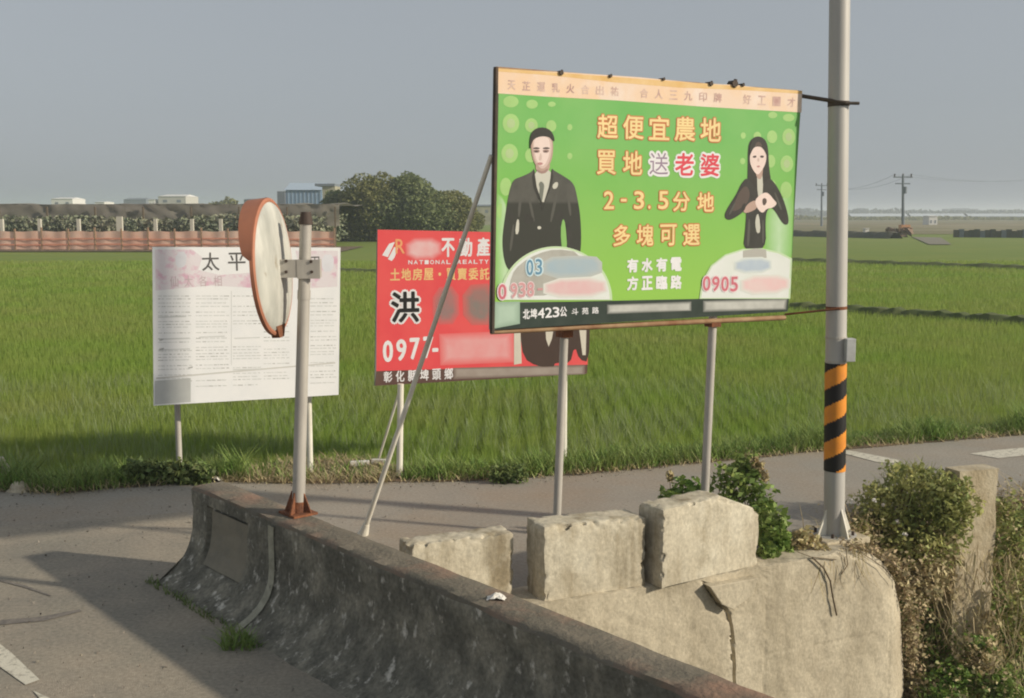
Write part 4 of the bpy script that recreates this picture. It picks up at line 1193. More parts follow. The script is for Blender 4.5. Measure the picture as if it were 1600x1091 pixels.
# bank surface sampling: points on slope grid
flat = Pb[:, :22].reshape(-1, 3)
flat = flat[(flat[:,0] < 8.0)]
def on_bank(n, zlo, zhi, xlo=2.5, xhi=8.0):
    f = flat[(flat[:,2] > zlo) & (flat[:,2] < zhi) & (flat[:,0] > xlo) & (flat[:,0] < xhi)]
    q = f[rng.integers(0, len(f), n)] + rng.normal(size=(n,3))*np.array([0.09,0.09,0.07])
    t_ = (q[:, :2]-A0)@wd; b_ = (q[:, :2]-A0)@wb
    te = np.interp(q[:, 2], [-3, -1.2, -0.6, -0.3, -0.12, 0.02], [3.18, 3.26, 3.2, 3.12, 3.02, 2.80])
    return q[(b_ > 0.25) | (t_ > te + 0.12)]
p_ = on_bank(16000, -2.6, 0.05)
o = blades(p_ + np.array([0,0,-0.05]), 0.06+0.15*rng.random(len(p_)), np.full(len(p_), 0.004), 0.5+1.6*rng.random(len(p_)), 'bank_dry_grass', M['dry'])
o['kind'] = 'stuff'; tag(o, 'brown dead grass and stalks covering the canal bank', 'grass')
p_ = on_bank(26000, -2.8, 0.05)
o = fast('bank_litter', leaves(0, None, None, 0.036, shape=p_+np.array([0,-0.04,0.02])), 4, M['dead'])
o['kind'] = 'stuff'; tag(o, 'dark brown withered leaves on the canal bank', 'leaves')
p_ = on_bank(9000, -2.2, 0.05)
o = fast('bank_straw', leaves(0, None, None, 0.042, shape=p_+np.array([0,-0.06,0.04])), 4, M['dry_pale'])
o['kind'] = 'stuff'; tag(o, 'straw coloured withered leaves on the canal bank', 'grass')
p_ = np.concatenate([on_bank(40000, -3.0, -0.65, 2.5, 6.0), on_bank(24000, -1.8, 0.1, 4.0, 8.0)])
kk = np.array([noise.noise(Vector((q[0]*2.2, q[1]*2.2, q[2]*2.2)))+0.3*noise.noise(Vector((q[0]*7, q[1]*7, q[2]*7))) for q in p_]) + np.where(p_[:,2] < -0.9, 0.22, 0.06) > 0
p_ = p_[kk]
o = fast('bank_weeds', leaves(0, None, None, 0.042, shape=p_+np.array([0,-0.10,0.06])+rng.normal(size=p_.shape)*0.03), 4, M['weed'])
o['kind'] = 'stuff'; tag(o, 'green weeds low on the canal bank at the lower right', 'weeds')
# withered growth clinging to the broken right end of the retaining wall
root = empty('dry_creeper', WP(3.0, 0.1, -1.0), 'withered brown creeper along the rounded right end of the retaining wall', 'plant')
q_ = []
for _ in range(2600):
    z = -1.7*rng.random()**0.9 + 0.05
    q_.append(np.array(WP(tend(min(z,0)) + 0.05 + abs(rng.normal())*0.10 - 0.05*rng.random(), 0.02+0.22*rng.random()-0.07*rng.random(), z)))
fast('foliage', leaves(0, None, None, 0.036, shape=np.array(q_[:1900]), droop=0.5), 4, M['dead'], root)
fast('straw', leaves(0, None, None, 0.040, shape=np.array(q_[1900:]), droop=0.5), 4, M['dry_pale'], root)['kind'] = 'stuff'
n = 260
b_ = np.array([WP(tend(0) - 0.5*rng.random() + 0.25*rng.random(), -0.03+0.1*rng.random(), 0.02-0.1*rng.random()) for _ in range(n)])
blades(b_, -(0.05+0.22*rng.random(n)), np.full(n, 0.003), 0.1+0.8*rng.random(n), 'stalks', M['dry'], root)
# withered creeper draped against the wall end
v = [leaves(500, V(1530,1030,8.5), (0.16,0.10,0.16), 0.045, droop=0.6), leaves(420, V(1478,880,8.75), (0.12,0.14,0.30), 0.045, droop=0.6), leaves(420, V(1450,900,8.65), (0.14,0.14,0.25), 0.045, droop=0.6), leaves(300, V(1545,1010,8.7), (0.12,0.10,0.35), 0.045, droop=0.6)]
root = empty('dry_creeper', G(1480, 830), 'withered brown creeper hanging below the shrub against the canal bank', 'plant')
fast('foliage', np.concatenate(v), 4, M['dry_pale'], root)
n = 900
b_ = np.array([V(1430+175*rng.random(), 850+240*rng.random()**0.8, 8.62+0.35*rng.random()) for _ in range(n)])
mb_ = blades(b_, -(0.06+0.26*rng.random(n)**1.6), np.full(n, 0.0036), 0.2+1.1*rng.random(n), 'hanging_stalks', M['dry_pale'], root)
for (nm_, pts_, lb__) in (('bank_shrub', [(1495,1060,8.5,0.24,0.18,900),(1560,1075,8.45,0.20,0.16,700),(1470,1085,8.4,0.16,0.12,420),(1530,1010,8.55,0.13,0.10,260)], 'bright green leafy weeds at the bottom right corner below the brown creeper'),
                          ('bank_shrub', [(1588,860,9.0,0.16,0.30,620),(1600,960,8.8,0.16,0.26,520),(1572,800,9.2,0.10,0.16,240)], 'yellowish green weeds at the right picture edge beside the pale wall end')):
    q0_ = V(pts_[0][0], pts_[0][1], pts_[0][2]); root = empty(nm_, q0_, lb__, 'weeds')
    fast('foliage', np.concatenate([leaves(n_, V(a_, b__, c__), (rx_, rx_*0.6, rz_), 0.044, lumpy=1.3) for a_, b__, c__, rx_, rz_, n_ in pts_]), 4, M['weed'] if pts_[0][0] < 1550 else M['shrub'], root)
    fast('dry_leaves', np.concatenate([leaves(n_//4, V(a_, b__, c__), (rx_*1.1, rx_*0.7, rz_*1.1), 0.042, lumpy=1.3) for a_, b__, c__, rx_, rz_, n_ in pts_]), 4, M['dry_pale'], root)['kind'] = 'stuff'
# tuft at the parapet foot on the road
c = G(368, 1008, 0.0)
root = empty('grass_tuft', c, 'small green weed tuft on the road at the foot of the parapet seam', 'weed')
n = 170
blades(np.array([G(345+52*rng.random(), 998+20*rng.random(), 0.0) for _ in range(n)]), 0.03+0.07*rng.random(n), np.full(n, 0.004), 0.5+1.0*rng.random(n), 'blades', M['weed'], root)
n = 260
q_ = np.array([PP(-0.1+1.6*rng.random(), 0.27+0.06*rng.random(), 0.0) for _ in range(n)])
o = blades(q_, 0.015+0.035*rng.random(n), np.full(n, 0.004), 0.5+1.2*rng.random(n), 'moss', M['weed_dark']); o['kind'] = 'stuff'; tag(o, 'moss and tiny weeds along the foot of the parapet', 'moss')

M['gravel'] = mat('gravel', (0.30,0.27,0.22), 0.95, (0.18,0.16,0.13), 5, isl=0.4)
ng = 5200
gx = np.concatenate([rng.random(3400)*17-7, rng.random(1800)*4.2-4.4])
gy_ = np.concatenate([np.interp(gx[:3400], [p[0] for p in FE], [p[1] for p in FE]) - 0.04 - np.abs(rng.normal(size=3400))*0.16, 4.5+5.0*rng.random(1800)])
par = (np.stack([gx, gy_], 1)-E0[:2])
k_ = ~(((par@pn) < 0.30) & ((par@pd) > -0.05))
gx, gy_ = gx[k_], gy_[k_]
gs = 0.004+0.011*rng.random(len(gx))**3
c_ = np.stack([gx, gy_, np.full(len(gx), 0.006)], 1)
tv = rng.normal(size=(len(gx), 4, 3)); tv /= np.linalg.norm(tv, axis=2)[..., None]; tv = c_[:, None]+tv*gs[:, None, None]
tri_ = tv[:, [[0,1,2],[0,2,3],[0,3,1],[1,3,2]]].reshape(-1, 3)
o = fast('gravel', tri_, 3, M['gravel']); o['kind'] = 'stuff'; tag(o, 'loose grit and small stones scattered along the road edges', 'gravel')
# ------------------------------------------------------------------ litter, broken kerb pieces
def crumple(name, c, s, m, label, cat, group=None):
    mb = MB(); n = 7; r2 = random.Random(int(c[0]*100))
    vs = []
    for i in range(n):
        for j in range(n):
            x = (i/(n-1)-0.5)*s; y = (j/(n-1)-0.5)*s*0.7
            vs.append((c[0]+x+r2.uniform(-1,1)*s*0.06, c[1]+y+r2.uniform(-1,1)*s*0.06, c[2]+abs(r2.uniform(0,1))*s*0.30*(1-abs(2*i/(n-1)-1)**2)+0.004))
    fs = [(i*n+j, (i+1)*n+j, (i+1)*n+j+1, i*n+j+1) for i in range(n-1) for j in range(n-1)]
    o = mb.add(vs, fs).build(name, m); tag(o, label, cat, group)
    return o
crumple('litter', G(776, 936, HT), 0.09, M['litter'], 'crumpled white paper on top of the dark parapet', 'litter')
crumple('litter', G(337, 750, 0.01), 0.13, M['litter'], 'white scrap of litter on the ground just beyond the parapet end', 'litter')
MB().box(G(562, 724, 0.05), 0.19, 0.05, 0.05, 0.2).build('plastic_strip', M['litter'], None, bevel=0.006)
tag(bpy.data.objects['plastic_strip'], 'white strip on the straw left of the leaning brace, nearer the notice board', 'litter')
MB().box(G(592, 721, 0.05), 0.15, 0.05, 0.045, -0.1).build('plastic_strip', M['litter'], None, bevel=0.006)
tag(bpy.data.objects['plastic_strip.001'], 'small white strip on the straw just left of the red sign post', 'litter')
r2 = random.Random(5)
def rubble(px, py, s, m, label):
    c = G(px, py, 0.0); mb = MB()
    vs = []; n = 9
    for i in range(5):
        for k in range(n):
            a = 2*math.pi*k/n; rr = s*(1-0.16*i)*(1+0.2*r2.uniform(-1,1)) if i < 4 else s*0.35
            vs.append((c[0]+rr*math.cos(a), c[1]+rr*0.7*math.sin(a), -0.02+s*0.22*i*(1+0.1*r2.uniform(-1,1))))
    fs = [(i*n+k, i*n+(k+1)%n, (i+1)*n+(k+1)%n, (i+1)*n+k) for i in range(4) for k in range(n)] + [tuple(4*n+k for k in range(n))]
    o = mb.add(vs, fs).build('rubble', m); tag(o, label, 'rubble'); return o
rubble(-8, 752, 0.26, M['block'], 'grey broken concrete lump at the left edge where road meets field')
rubble(30, 768, 0.12, M['block'], 'small broken concrete piece beside the larger lump at the left edge')

# ================================================================== distance
FZ = -0.25
def bund(name, a, b, w, hgt, m=None):
    a = np.array(a[:2]); b = np.array(b[:2]); d = (b-a); ln = np.linalg.norm(d); d /= ln; p = np.array([-d[1], d[0]])
    n = 120; Pq = np.zeros((n, 4, 3))
    for i in range(n):
        c = a + d*ln*i/(n-1)
        hh = hgt*(0.85+0.22*noise.noise(Vector((i*0.35, 2, c[0]*0.01))))
        ww = w*(1+0.15*noise.noise(Vector((i*0.2, 5, 0))))
        for j, (o_, z) in enumerate(((-0.5,-0.03),(-0.2,1),(0.2,1),(0.5,-0.03))):
            Pq[i, j] = (c[0]+p[0]*o_*ww, c[1]+p[1]*o_*ww, FZ+hh*z)
    o = grid_mesh(name, Pq, m or M['bund']); o['kind'] = 'structure'
    return o
M['bund'] = mat('bund_grass', (0.07,0.095,0.028), 0.95, (0.11,0.125,0.045), 1.2, isl=0)
def FG(x, y): return G(x, y, FZ)
p1, p2 = FG(1240,492), FG(1600,518)
bund('field_bund', p1+(p1-p2)*0.0, p2+(p2-p1)*0.6, 1.0, 0.40)
p1, p2 = FG(1240,414), FG(1600,427)
bund('field_bund', p1+(p1-p2)*0.05, p2+(p2-p1)*0.6, 1.6, 0.42)
p1, p2 = FG(400,426), FG(592,432)
bund('field_bund', p1, p2+(p2-p1)*0.3, 1.2, 0.35)
p1, p2 = FG(1200,372), FG(1610,378)

# far brown field and its dyke
yb = FG(1340,366)[1]
sheet('stubble_field', [(30, yb), (400, yb-20), (2600, 900), (2600, 2400), (-200, 2400), (20, 520)], FZ+0.05, M['stubble'])
# orange net fence at the left
gy = FG(0,392)[1]
fence = empty('net_fence', (-30, gy, FZ), 'orange net fence on posts at the far left side of the rice field', 'fence')
M['net'] = mat('orange_net', (0.93,0.64,0.50), 0.8, (0.86,0.50,0.37), 0.6, 4, bump=0.2, transl=0.4)
M['netrail'] = mat('orange_rail', (0.66,0.27,0.17), 0.7)
M['netpost'] = mat('fence_post', (0.34,0.22,0.14), 0.9)
sp = 1.95
xs = [-45 + sp*k for k in range(17)]
xr = V(523,392,gy)[0]
xs = [xr - sp*k for k in range(20)]
me_panel = me_rail = None
for k, x in enumerate(xs):
    mm = MB().box((x, gy, FZ+0.83), 0.11, 0.11, 1.66+0.1*math.sin(k*3)); mm.build('post', M['netpost'], fence)
    if k < len(xs)-1:
        x2 = xs[k+1]
        nn = 8; Pq = np.zeros((nn, 6, 3))
        for i in range(nn):
            for j in range(6):
                Pq[i, j] = (x2+0.06+(x-x2-0.12)*i/(nn-1), gy+0.05*math.sin(i*1.3+k), FZ+0.10+1.32*j/5 + 0.03*math.sin(i*0.9+k*2)*(j/5))
        pn2 = grid_mesh('net_panel', Pq, M['net'], fence)
        for zz in (0.46, 0.86):
            MB().box(((x+x2)/2, gy-0.07, FZ+zz+0.03*math.sin(k*5)), sp-0.12, 0.03, 0.09).build('rail', M['netrail'], fence)
sheet('soil_strip', [(xr+1, gy-3.0), (xr+1, gy+9), (-90, gy+9), (-90, gy-3.5)], FZ+0.06, M['soil'])
# pale concrete posts behind the fence
M['cpost'] = mat('pale_post', (0.56,0.53,0.44), 0.9)
pr = MB().box((0,0,1.05), 0.24, 0.24, 2.5).build('concrete_post', M['cpost'])
lab = ['leftmost pale concrete post above the net fence, at the picture edge', 'pale concrete post behind the net fence, second from the left', 'pale concrete post behind the net fence, third from the left',
       'broad pale concrete post behind the net fence, fourth from the left', 'pale concrete post just above the notice board left corner', 'pale post above the first large character of the notice board',
       'pale concrete post above the notice board, nearest left of the mirror hood']
for k, px in enumerate((3,62,123,187,243,300,345)):
    o = pr if k == 0 else pr.copy()
    if k: C.objects.link(o)
    q = V(px, 350, gy+3.5); o.location = (q[0], q[1], FZ)
    if k == 3: o.scale = (1.9,1,1.08)
    tag(o, lab[k], 'post', 'pale concrete posts behind the orange fence')
# net covered orchard: dark green under a brown-grey canopy
M['orch_top'] = mat('orchard_brown', (0.42,0.385,0.33), 0.95, (0.36,0.34,0.275), 0.25, 4, isl=0.12, transl=0.3)
M['orch_low'] = mat('orchard_green', (0.19,0.22,0.14), 0.95, (0.26,0.25,0.17), 0.4, 4, isl=0.35)
def band(name, n, x0, x1, y0, y1, z0, z1, s, m, label):
    c = np.stack([x0+(x1-x0)*rng.random(n), y0+(y1-y0)*rng.random(n)**1.5, z0+(z1-z0)*rng.random(n)], 1)
    lump = np.array([noise.noise(Vector((a*0.12, b*0.12, 0))) for a, b in c[:, :2]])
    c[:, 2] += lump*0.5
    o = fast(name, leaves(0, None, None, s, shape=c), 4, m); o['kind'] = 'stuff'; tag(o, label, 'orchard'); return o
xo = V(520,330,95)[0]
band('orchard_undergrowth', 30000, -62, xo, 90, 104, 0.1, 2.3, 0.36, M['orch_low'], 'dark green lower growth of the orchard behind the orange fence')
M['snet'] = mat('shade_net', (0.34,0.30,0.26), 0.95, (0.27,0.25,0.20), 0.35, 6, 0.35, 0.65, bump=0.3, stretch=(1,1,3), transl=0.3, grain=0.1)
nh = empty('net_house', (-35, 92, FZ), 'long low orchard shade house under grey brown netting behind the orange fence', 'net house')
nx_ = 150; x0n, x1n = -72.0, xo+1.0
zt_ = [3.22+0.07*noise.noise(Vector((i*0.11, 1, 0)))+0.04*noise.noise(Vector((i*0.6, 4, 0))) for i in range(nx_)]
Pd = np.zeros((nx_, 7, 3)); Pr = np.zeros((nx_, 12, 3))
for i in range(nx_):
    x = x0n+(x1n-x0n)*i/(nx_-1)
    lo_z = 1.45+0.22*noise.noise(Vector((i*0.35, 9, 0)))
    for j in range(7):
        Pd[i, j] = (x, 92+0.25*noise.noise(Vector((i*0.5, j*0.7, 2))), zt_[i]+(lo_z-zt_[i])*j/6)
    for j in range(12):
        Pr[i, j] = (x, 92+55*j/11, zt_[i]+0.25*noise.noise(Vector((i*0.2, j*1.3, 6)))*min(1, j))
grid_mesh('front_net', Pd, M['snet'], nh); grid_mesh('roof_net', Pr, M['snet'], nh)
for k in range(16):
    x = x1n-0.3-3.9*k
    MB().box((x, 91.7, FZ+1.6), 0.13, 0.13, 3.3).build('post', M['greywall'] if 'greywall' in M else M['bark'], nh)

# trees
def tree(loc, r, hgt, m, label, cat='tree', group=None, dens=1.0, ls=0.32, name='tree', lobes=12):
    root = empty(name, loc, label, cat, group)
    x, y, z = loc
    mb = MB(); mb.tube((x,y,z-0.3), (x,y,z+hgt*0.45), r*0.07, r*0.045, n=8)
    for k in range(5):
        a = k*1.3; mb.tube((x,y,z+hgt*(0.2+0.05*k)), (x+math.cos(a)*r*0.55, y+math.sin(a)*r*0.5, z+hgt*(0.45+0.07*k)), r*0.03, r*0.012, n=6)
    mb.build('trunk', M['bark'], root)
    vs = []
    for k in range(lobes):
        a = rng.random()*6.28; rr = r*0.58*rng.random()**0.5; zz = hgt*(0.30+0.48*rng.random())
        lr = r*(0.36+0.22*rng.random())
        vs.append(leaves(int(800*dens), (x+rr*math.cos(a), y+rr*math.sin(a)*0.8, z+zz), (lr, lr, min(lr, hgt*0.28)), ls, shell=2.5, lumpy=0.4))
    vs.append(leaves(int(2600*dens), (x, y, z+hgt*0.42), (r*0.95, r*0.8, hgt*0.47), ls, shell=1, lumpy=0.3))
    fast('crown', np.concatenate(vs), 4, m, root)
    return root
M['tr_dark'] = mat('tree_dark', (0.165,0.20,0.085), 0.8, (0.23,0.26,0.11), 0.9, 4, isl=0.2, transl=0.3)
M['tr_olive'] = mat('tree_olive', (0.18,0.19,0.07), 0.8, (0.24,0.235,0.09), 0.5, 4, isl=0.2, transl=0.3)
Yt = 112
def TG(px, Y): q = V(px, 345, Y); return (q[0], Y, FZ)
gt = 'clump of dark trees between the blue shed and the billboard'
tree(TG(542,Yt), 3.2, 5.4, M['tr_dark'], 'dark tree at the left end of the clump beside the blue shed', group=gt, dens=1.3)
tree(TG(578,Yt-2), 3.8, 6.3, M['tr_olive'], 'olive green tree, second from the left of the clump', group=gt, dens=1.5)
tree(TG(616,Yt-1), 4.2, 6.5, M['tr_dark'], 'tallest dark tree in the middle of the clump', group=gt, dens=1.7)
tree(TG(657,Yt-2), 3.9, 5.9, M['tr_dark'], 'dark tree right of the tallest one in the clump', group=gt, dens=1.5)
tree(TG(698,Yt), 3.2, 4.7, M['tr_olive'], 'low olive tree at the right end of the clump', group=gt, dens=1.2)
tree(TG(528,Yt+3), 1.8, 3.4, M['tr_dark'], 'small dark bush at the foot of the shed by the clump', group=gt, dens=0.7)
tree(TG(732,Yt+20), 1.8, 3.0, M['tr_olive'], 'small tree just left of the leaning brace top', group=gt, dens=0.6)

# blue shed and tower
def VP(px, py, Y): return V(px, py, Y)
M['blue'] = mat('blue_sheet', (0.20,0.30,0.44), 0.5, (0.26,0.36,0.48), 0.4); M['blueroof'] = mat('pale_blue_roof', (0.40,0.48,0.56), 0.5)
M['greywall'] = mat('grey_wall', (0.17,0.19,0.22), 0.9); M['tan'] = mat('tan_wall', (0.40,0.37,0.27), 0.9, (0.3,0.28,0.2), 0.5)
M['farwhite'] = mat('far_white', (0.72,0.70,0.66), 0.7); M['glassd'] = mat('dark_window', (0.05,0.06,0.07), 0.2)
M['whitemid'] = mat('off_white_wall', (0.50,0.48,0.44), 0.8)
Ys = 170
a = VP(447,322,Ys); b = VP(503,322,Ys)
shed = empty('shed', (a[0], Ys, FZ), 'pale blue metal shed beside the dark clump of trees', 'shed')
w = b[0]-a[0]; hz = VP(447,297,Ys)[2]; hr = VP(447,290,Ys)[2]
MB().obox((a[0], Ys, FZ), (w,0,0), (0,9,0), (0,0,hz-FZ)).build('wall', M['blue'], shed)
m_ = MB(); m_.add([(a[0]-0.2,Ys-0.3,hz),(b[0]+0.2,Ys-0.3,hz),(b[0]+0.2,Ys+4.5,hr+0.5),(a[0]-0.2,Ys+4.5,hr+0.5),(a[0]-0.2,Ys+9.3,hz),(b[0]+0.2,Ys+9.3,hz)], [(0,1,2,3),(3,2,5,4)])
m_.add([(a[0]-0.21,Ys-0.3,hz),(a[0]-0.21,Ys+4.5,hr+0.5),(a[0]-0.21,Ys+9.3,hz)], [(0,1,2)])
m_.build('roof', M['blueroof'], shed)
MB().obox((a[0]-1.2, Ys-0.5, FZ), (1.15,0,0), (0,6,0), (0,0,hz-FZ-0.2)).build('grey_gable', M['greywall'], shed)
for k in range(9):
    MB().obox((a[0]+0.3+k*w/9, Ys-0.06, FZ+0.5), (0.08,0,0), (0,0.05,0), (0,0,hz-FZ-0.7)).build('rib', M['blueroof'], shed)
a = VP(504,322,Ys-8); b = VP(524,322,Ys-8)
tw = empty('building', (a[0], Ys-8, FZ), 'tan flat roofed building squeezed between the blue shed and the trees', 'building')
ht = VP(504,291,Ys-8)[2]
MB().obox((a[0], Ys-8, FZ), (b[0]-a[0],0,0), (0,5,0), (0,0,ht-FZ)).build('wall', M['tan'], tw)
MB().obox((a[0]-1.0, Ys-8.3, ht+0.002), (b[0]-a[0]+1.0,0,0), (0,5.6,0), (0,0,0.35)).build('roof', M['greywall'], tw)
for zz in (1.2, 3.0): MB().obox((a[0]+0.6, Ys-8.05, FZ+zz), (0.7,0,0), (0,0.03,0), (0,0,0.7)).build('window', M['glassd'], tw)
# low orange roofs near the shed
o = MB().obox((VP(458,330,150)[0],150,FZ), (3.2,0,0), (0,3,0), (0,0,1.7+0.9)).build('hut', mat('brick_orange', (0.42,0.22,0.14), 0.9)); tag(o, 'small orange walled hut below the blue shed', 'hut')
tree((VP(500,330,145)[0],145,FZ), 1.8, 2.9, M['tr_dark'], 'small round tree in front of the blue shed', dens=0.5)
# far white sheds at the left
def farbox(px0, px1, py0, Y, dep, label, cat='building', m='farwhite', name='far_building', roof=None):
    a = VP(px0, py0, Y); b = VP(px1, py0, Y)
    r = empty(name, ((a[0]+b[0])/2, Y, FZ), label, cat)
    H = a[2]
    MB().obox((a[0], Y, FZ), (b[0]-a[0],0,0), (0,dep,0), (0,0,H-FZ)).build('wall', M[m], r)
    w = b[0]-a[0]; rh = w*0.08
    MB().add([(a[0]-0.1,Y-0.2,H),(b[0]+0.1,Y-0.2,H),(b[0]-w*0.08,Y+dep/2,H+rh),(a[0]+w*0.08,Y+dep/2,H+rh),(a[0]-0.1,Y+dep+0.2,H),(b[0]+0.1,Y+dep+0.2,H)], [(0,1,2,3),(3,2,5,4),(1,5,2),(0,3,4)]).build('roof', M[roof or m], r)
    nW = max(2, int(w/4))
    for k in range(nW): MB().obox((a[0]+w*(k+0.35)/nW, Y-0.05, H-1.6), (w/nW*0.3,0,0), (0,0.03,0), (0,0,0.7)).build('window', M['greywall'], r)
    return r
farbox(80,113,311,330,10,'long white shed on the horizon at the far left')
farbox(148,163,316,330,8,'tiny white roof just above the orchard, right of the long white shed')
farbox(232,242,312,300,5,'small white hut left of the large white building on the horizon')
farbox(247,290,307,300,12,'large off-white building on the horizon above the notice board', m='whitemid', roof='farwhite')
farbox(381,400,312,280,7,'low grey house on the horizon left of the mirror', m='greywall')
farbox(193,228,312,420,10,'hazy blue grey building on the horizon behind the orchard', m='greywall')
farbox(738,768,322,260,8,'dark roofed low house visible between the brace and the billboard', m='tan', roof='greywall')
for k, (px, Y, r, h, lb_) in enumerate(((345,240,6,5.8,'round tree on the horizon above the notice board'), (328,250,4,4.6,'smaller tree left of the round tree on the horizon'), (372,230,4,4.2,'low tree left of the mirror hood on the horizon'),
        (180,380,5,5.5,'far tree between the white roofs on the left horizon'),(150,400,4,5.4,'far tree behind the tiny white roof'),(215,420,6,6.2,'far trees beside the blue grey building'),(72,380,4,4.6,'far tree left of the long white shed'))):
    q = V(px, 330, Y); tree((q[0], Y, FZ), r*0.75, h, M['tr_olive'] if k < 3 else M['tr_dark'], lb_, dens=0.35, ls=0.9, name='tree', lobes=5)

# right side: dyke, orange heap, road patch, poles, greenhouses
M['dyke'] = mat('dyke', (0.06,0.065,0.05), 0.95, (0.10,0.09,0.06), 0.5)
yd = FG(1340,372)[1]
a = FG(1235,368); b = FG(1420,374); 
bund('dyke', FG(1150,367), FG(1400,373), 2.2, 0.75, M['dyke'])
a = V(1490,382,125); 
Pw2 = MB(); x0, x1 = V(1490,382,128)[0], V(1640,382,124)[0]
lw = empty('canal_wall', (x0, 128, FZ), 'long low dark concrete wall across the field at the far right', 'wall')
n = 18
for k in range(n):
    xa = x0+(x1-x0)*k/n; xb = x0+(x1-x0)*(k+1)/n
    MB().obox((xa+0.02, 128-4.0*k/n, FZ), (xb-xa-0.04,-0.2,0), (0,0.3,0), (0,0,0.85+0.1*math.sin(k*2.1))).build('wall_section', M['dyke'] if k % 4 != 1 else M['greywall'], lw)
sheet('concrete_track', [tuple(FG(1425,371)[:2]), tuple(FG(1452,383)[:2]), tuple(FG(1487,383)[:2]), tuple(FG(1470,372)[:2])], FZ+0.06, mat('track', (0.22,0.20,0.15), 0.9))
r3 = random.Random(2)
hb = empty('spoil_heap', FG(1408,372), 'orange and rust coloured heap at the foot of the far utility pole', 'heap')
mb = MB()
for k in range(16):
    c = FG(1388+38*r3.random(), 371, ); s = r3.uniform(0.4,0.9)
    vs = [(c[0]+s*r3.uniform(-1,1), c[1]+s*r3.uniform(-1,1), FZ+r3.uniform(0,1.2)) for _ in range(6)]
    mb.add(vs, [(0,1,2),(2,3,4),(0,4,5),(1,3,5),(0,2,4),(1,5,3)])
mb.build('rubble', mat('rust_heap', (0.28,0.17,0.11), 0.9, (0.18,0.13,0.10), 1), hb)
o = MB().box(V(1413,362,150), 1.2, 1.2, 1.8).build('marker_post', mat('orange_marker', (0.55,0.27,0.13), 0.8), hb)
farbox(1452,1465,338,260,4,'tiny white hut in the brown field right of the utility pole')
farbox(1352,1358,357,150,1,'tiny white box on the dyke left of the utility pole')
def upole(px, ptop, pbot, Y, label):
    b = V(px, pbot, Y); t = V(px, ptop, Y)
    r = empty('utility_pole', (b[0], Y, FZ), label, 'utility pole', 'far utility poles')
    MB().tube((b[0],Y,FZ), t, 0.24, 0.15, n=8).build('pole', M['greywall'], r)
    for dz, ww in ((0.25,2.6),(1.1,2.0)): MB().box(t-np.array([0,0,dz]), ww, 0.16, 0.16, 0.1).build('crossarm', M['greywall'], r)
    for k in (-1,0,1): MB().tube(t+np.array([k*1.1,0,-0.2]), t+np.array([k*1.1,0,0.2]), 0.09, n=6).build('insulator', M['bolt'], r)
    MB().tube(t+np.array([0.35,0,-2.4]), t+np.array([0.35,0,-1.5]), 0.25, n=8).build('transformer', M['greywall'], r)
    return t
t1 = upole(1411, 274, 366, 150, 'utility pole with crossarms standing far off in the fields on the right')
t2 = upole(1284, 288, 345, 230, 'fainter utility pole between the billboard and the steel pole')
mb = MB()
def wire(a, b, sag, r=0.03):
    pr_ = None
    for k in range(13):
        u = k/12; p = a+(b-a)*u; p = p-np.array([0,0,sag*4*u*(1-u)])
        if pr_ is not None: mb.tube(pr_, p, r, n=4, cap=False)
        pr_ = p
for k in (-1.1, 1.1):
    wire(t1+np.array([k,0,0.1]), V(1700, 268, 170)+np.array([k,0,0]), 1.2, 0.018)
    wire(t2+np.array([k,0,0.1]), t1+np.array([k,0,0.1]), 1.5, 0.018)
tag(mb.build('power_lines', M['greywall']), 'thin overhead wires strung between the far utility poles', 'power line')
# greenhouses: long pale strip
M['gh'] = mat('greenhouse_sheet', (0.52,0.56,0.58), 0.5); 
Yg = 520
for k, (pa, pb) in enumerate(((1330,1420),(1424,1510),(1514,1640))):
    a = V(pa, 334, Yg); b = V(pb, 334, Yg)
    r = empty('greenhouse', (a[0], Yg, FZ), ['pale greenhouse tunnel on the right horizon just beside the steel pole','pale greenhouse tunnel on the right horizon beyond the far utility pole','pale greenhouse tunnel on the horizon at the right picture edge'][k], 'greenhouse', 'greenhouse tunnels on the right horizon')
    nseg = 9
    for (nm, z0, z1, dep, m) in (('wall', 0, 1.2, 0, M['greywall']),('roof', 1.2, 2.5, 4, M['gh'])):
        mb = MB(); mb.add([(a[0],Yg,FZ+z0),(b[0],Yg,FZ+z0),(b[0],Yg+dep,FZ+z1),(a[0],Yg+dep,FZ+z1),(a[0],Yg+2*dep+0.1,FZ+z0),(b[0],Yg+2*dep+0.1,FZ+z0)], [(0,1,2,3),(3,2,5,4)] if dep else [(0,1,2,3)])
        mb.build(nm, m, r)
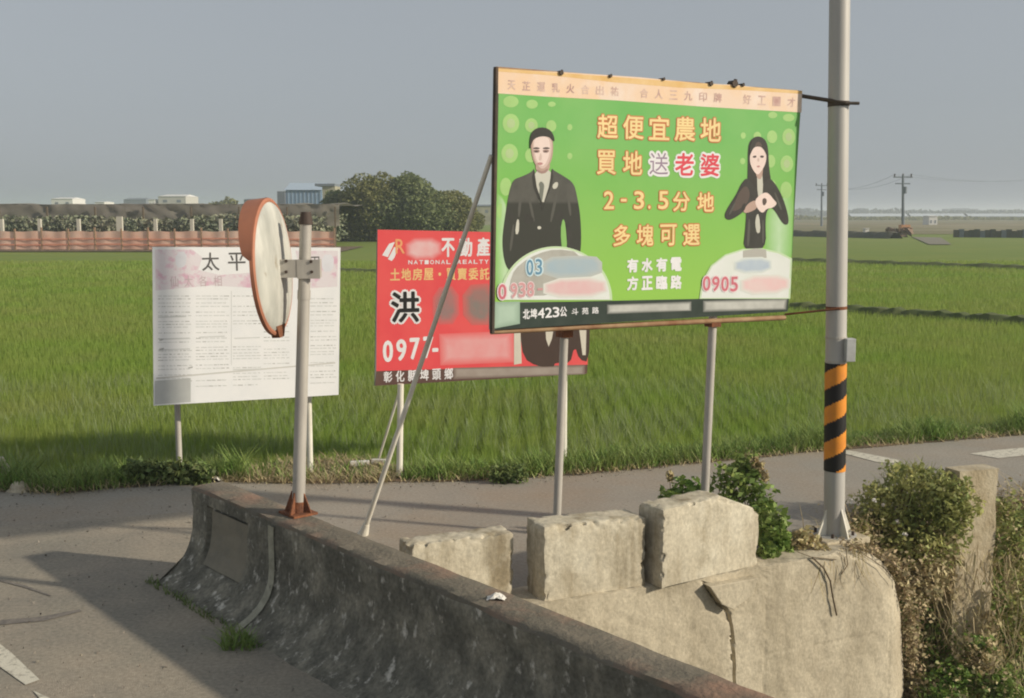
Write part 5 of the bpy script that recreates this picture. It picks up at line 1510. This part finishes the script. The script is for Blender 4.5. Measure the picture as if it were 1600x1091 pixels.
# far tree line on the horizon, all round the view
M['far_tree'] = mat('far_tree', (0.07,0.085,0.06), 0.95, (0.09,0.10,0.07), 0.02, isl=0.3)
n = 26000
u = rng.random(n)
Xf = -900 + 2100*u
Yf = 900 + 120*rng.random(n)
hh = np.array([4.2+5.0*max(0, noise.noise(Vector((x*0.012, 1, 0)))+0.25*noise.noise(Vector((x*0.06, 1, 0)))+0.15) for x in Xf])
c = np.stack([Xf, Yf, FZ + hh*rng.random(n)**0.7], 1)
o = fast('far_tree_line', leaves(0, None, None, 3.2, shape=c), 4, M['far_tree']); o['kind'] = 'stuff'; tag(o, 'hazy low tree line along the horizon', 'trees')
n = 14000
Xf = 60 + 420*rng.random(n); Yf = 430+40*rng.random(n)
hh = np.array([0.8+1.4*max(0, noise.noise(Vector((x*0.05, 4, 0)))+0.2) for x in Xf])
c = np.stack([Xf, Yf, FZ + hh*rng.random(n)], 1)
o = fast('hedge_line', leaves(0, None, None, 1.2, shape=c), 4, M['tr_olive']); o['kind'] = 'stuff'; tag(o, 'scrubby hedge across the brown field before the greenhouses', 'hedge')
# tiny far structures on the right horizon
for (px, Y, w_, h_, lb_) in ((1345,1100,12,7,'hazy block of flats on the horizon right of the steel pole'),(1500,1150,34,7,'long hazy building on the right horizon'),(1262,1100,10,7,'hazy building on the horizon beside the billboard edge')):
    q = V(px, 330, Y)
    r = empty('far_building', (q[0], Y, FZ), lb_, 'building')
    MB().box((q[0], Y, FZ+h_/2), w_, 8, h_).build('wall', M['greywall'], r)
    MB().box((q[0], Y, FZ+h_+0.3), w_*0.5, 5, 0.6).build('roof_structure', M['greywall'], r)

# ------------------------------------------------------------------ haze
hm = bpy.data.materials.new('haze'); hm.use_nodes = True
nt = hm.node_tree; nt.nodes.clear()
out = nt.nodes.new('ShaderNodeOutputMaterial'); pv = nt.nodes.new('ShaderNodeVolumePrincipled')
pv.inputs['Color'].default_value = (0.84,0.92,1.0,1); pv.inputs['Density'].default_value = 0.0009; pv.inputs['Anisotropy'].default_value = 0.2
nt.links.new(pv.outputs[0], out.inputs['Volume'])
HB = MB().obox((-3600,-120,-4.2), (7200,0,0), (0,3700,0), (0,0,18)).build('haze', hm)
HB['kind'] = 'stuff'; tag(HB, 'thin pale haze over the fields', 'haze')
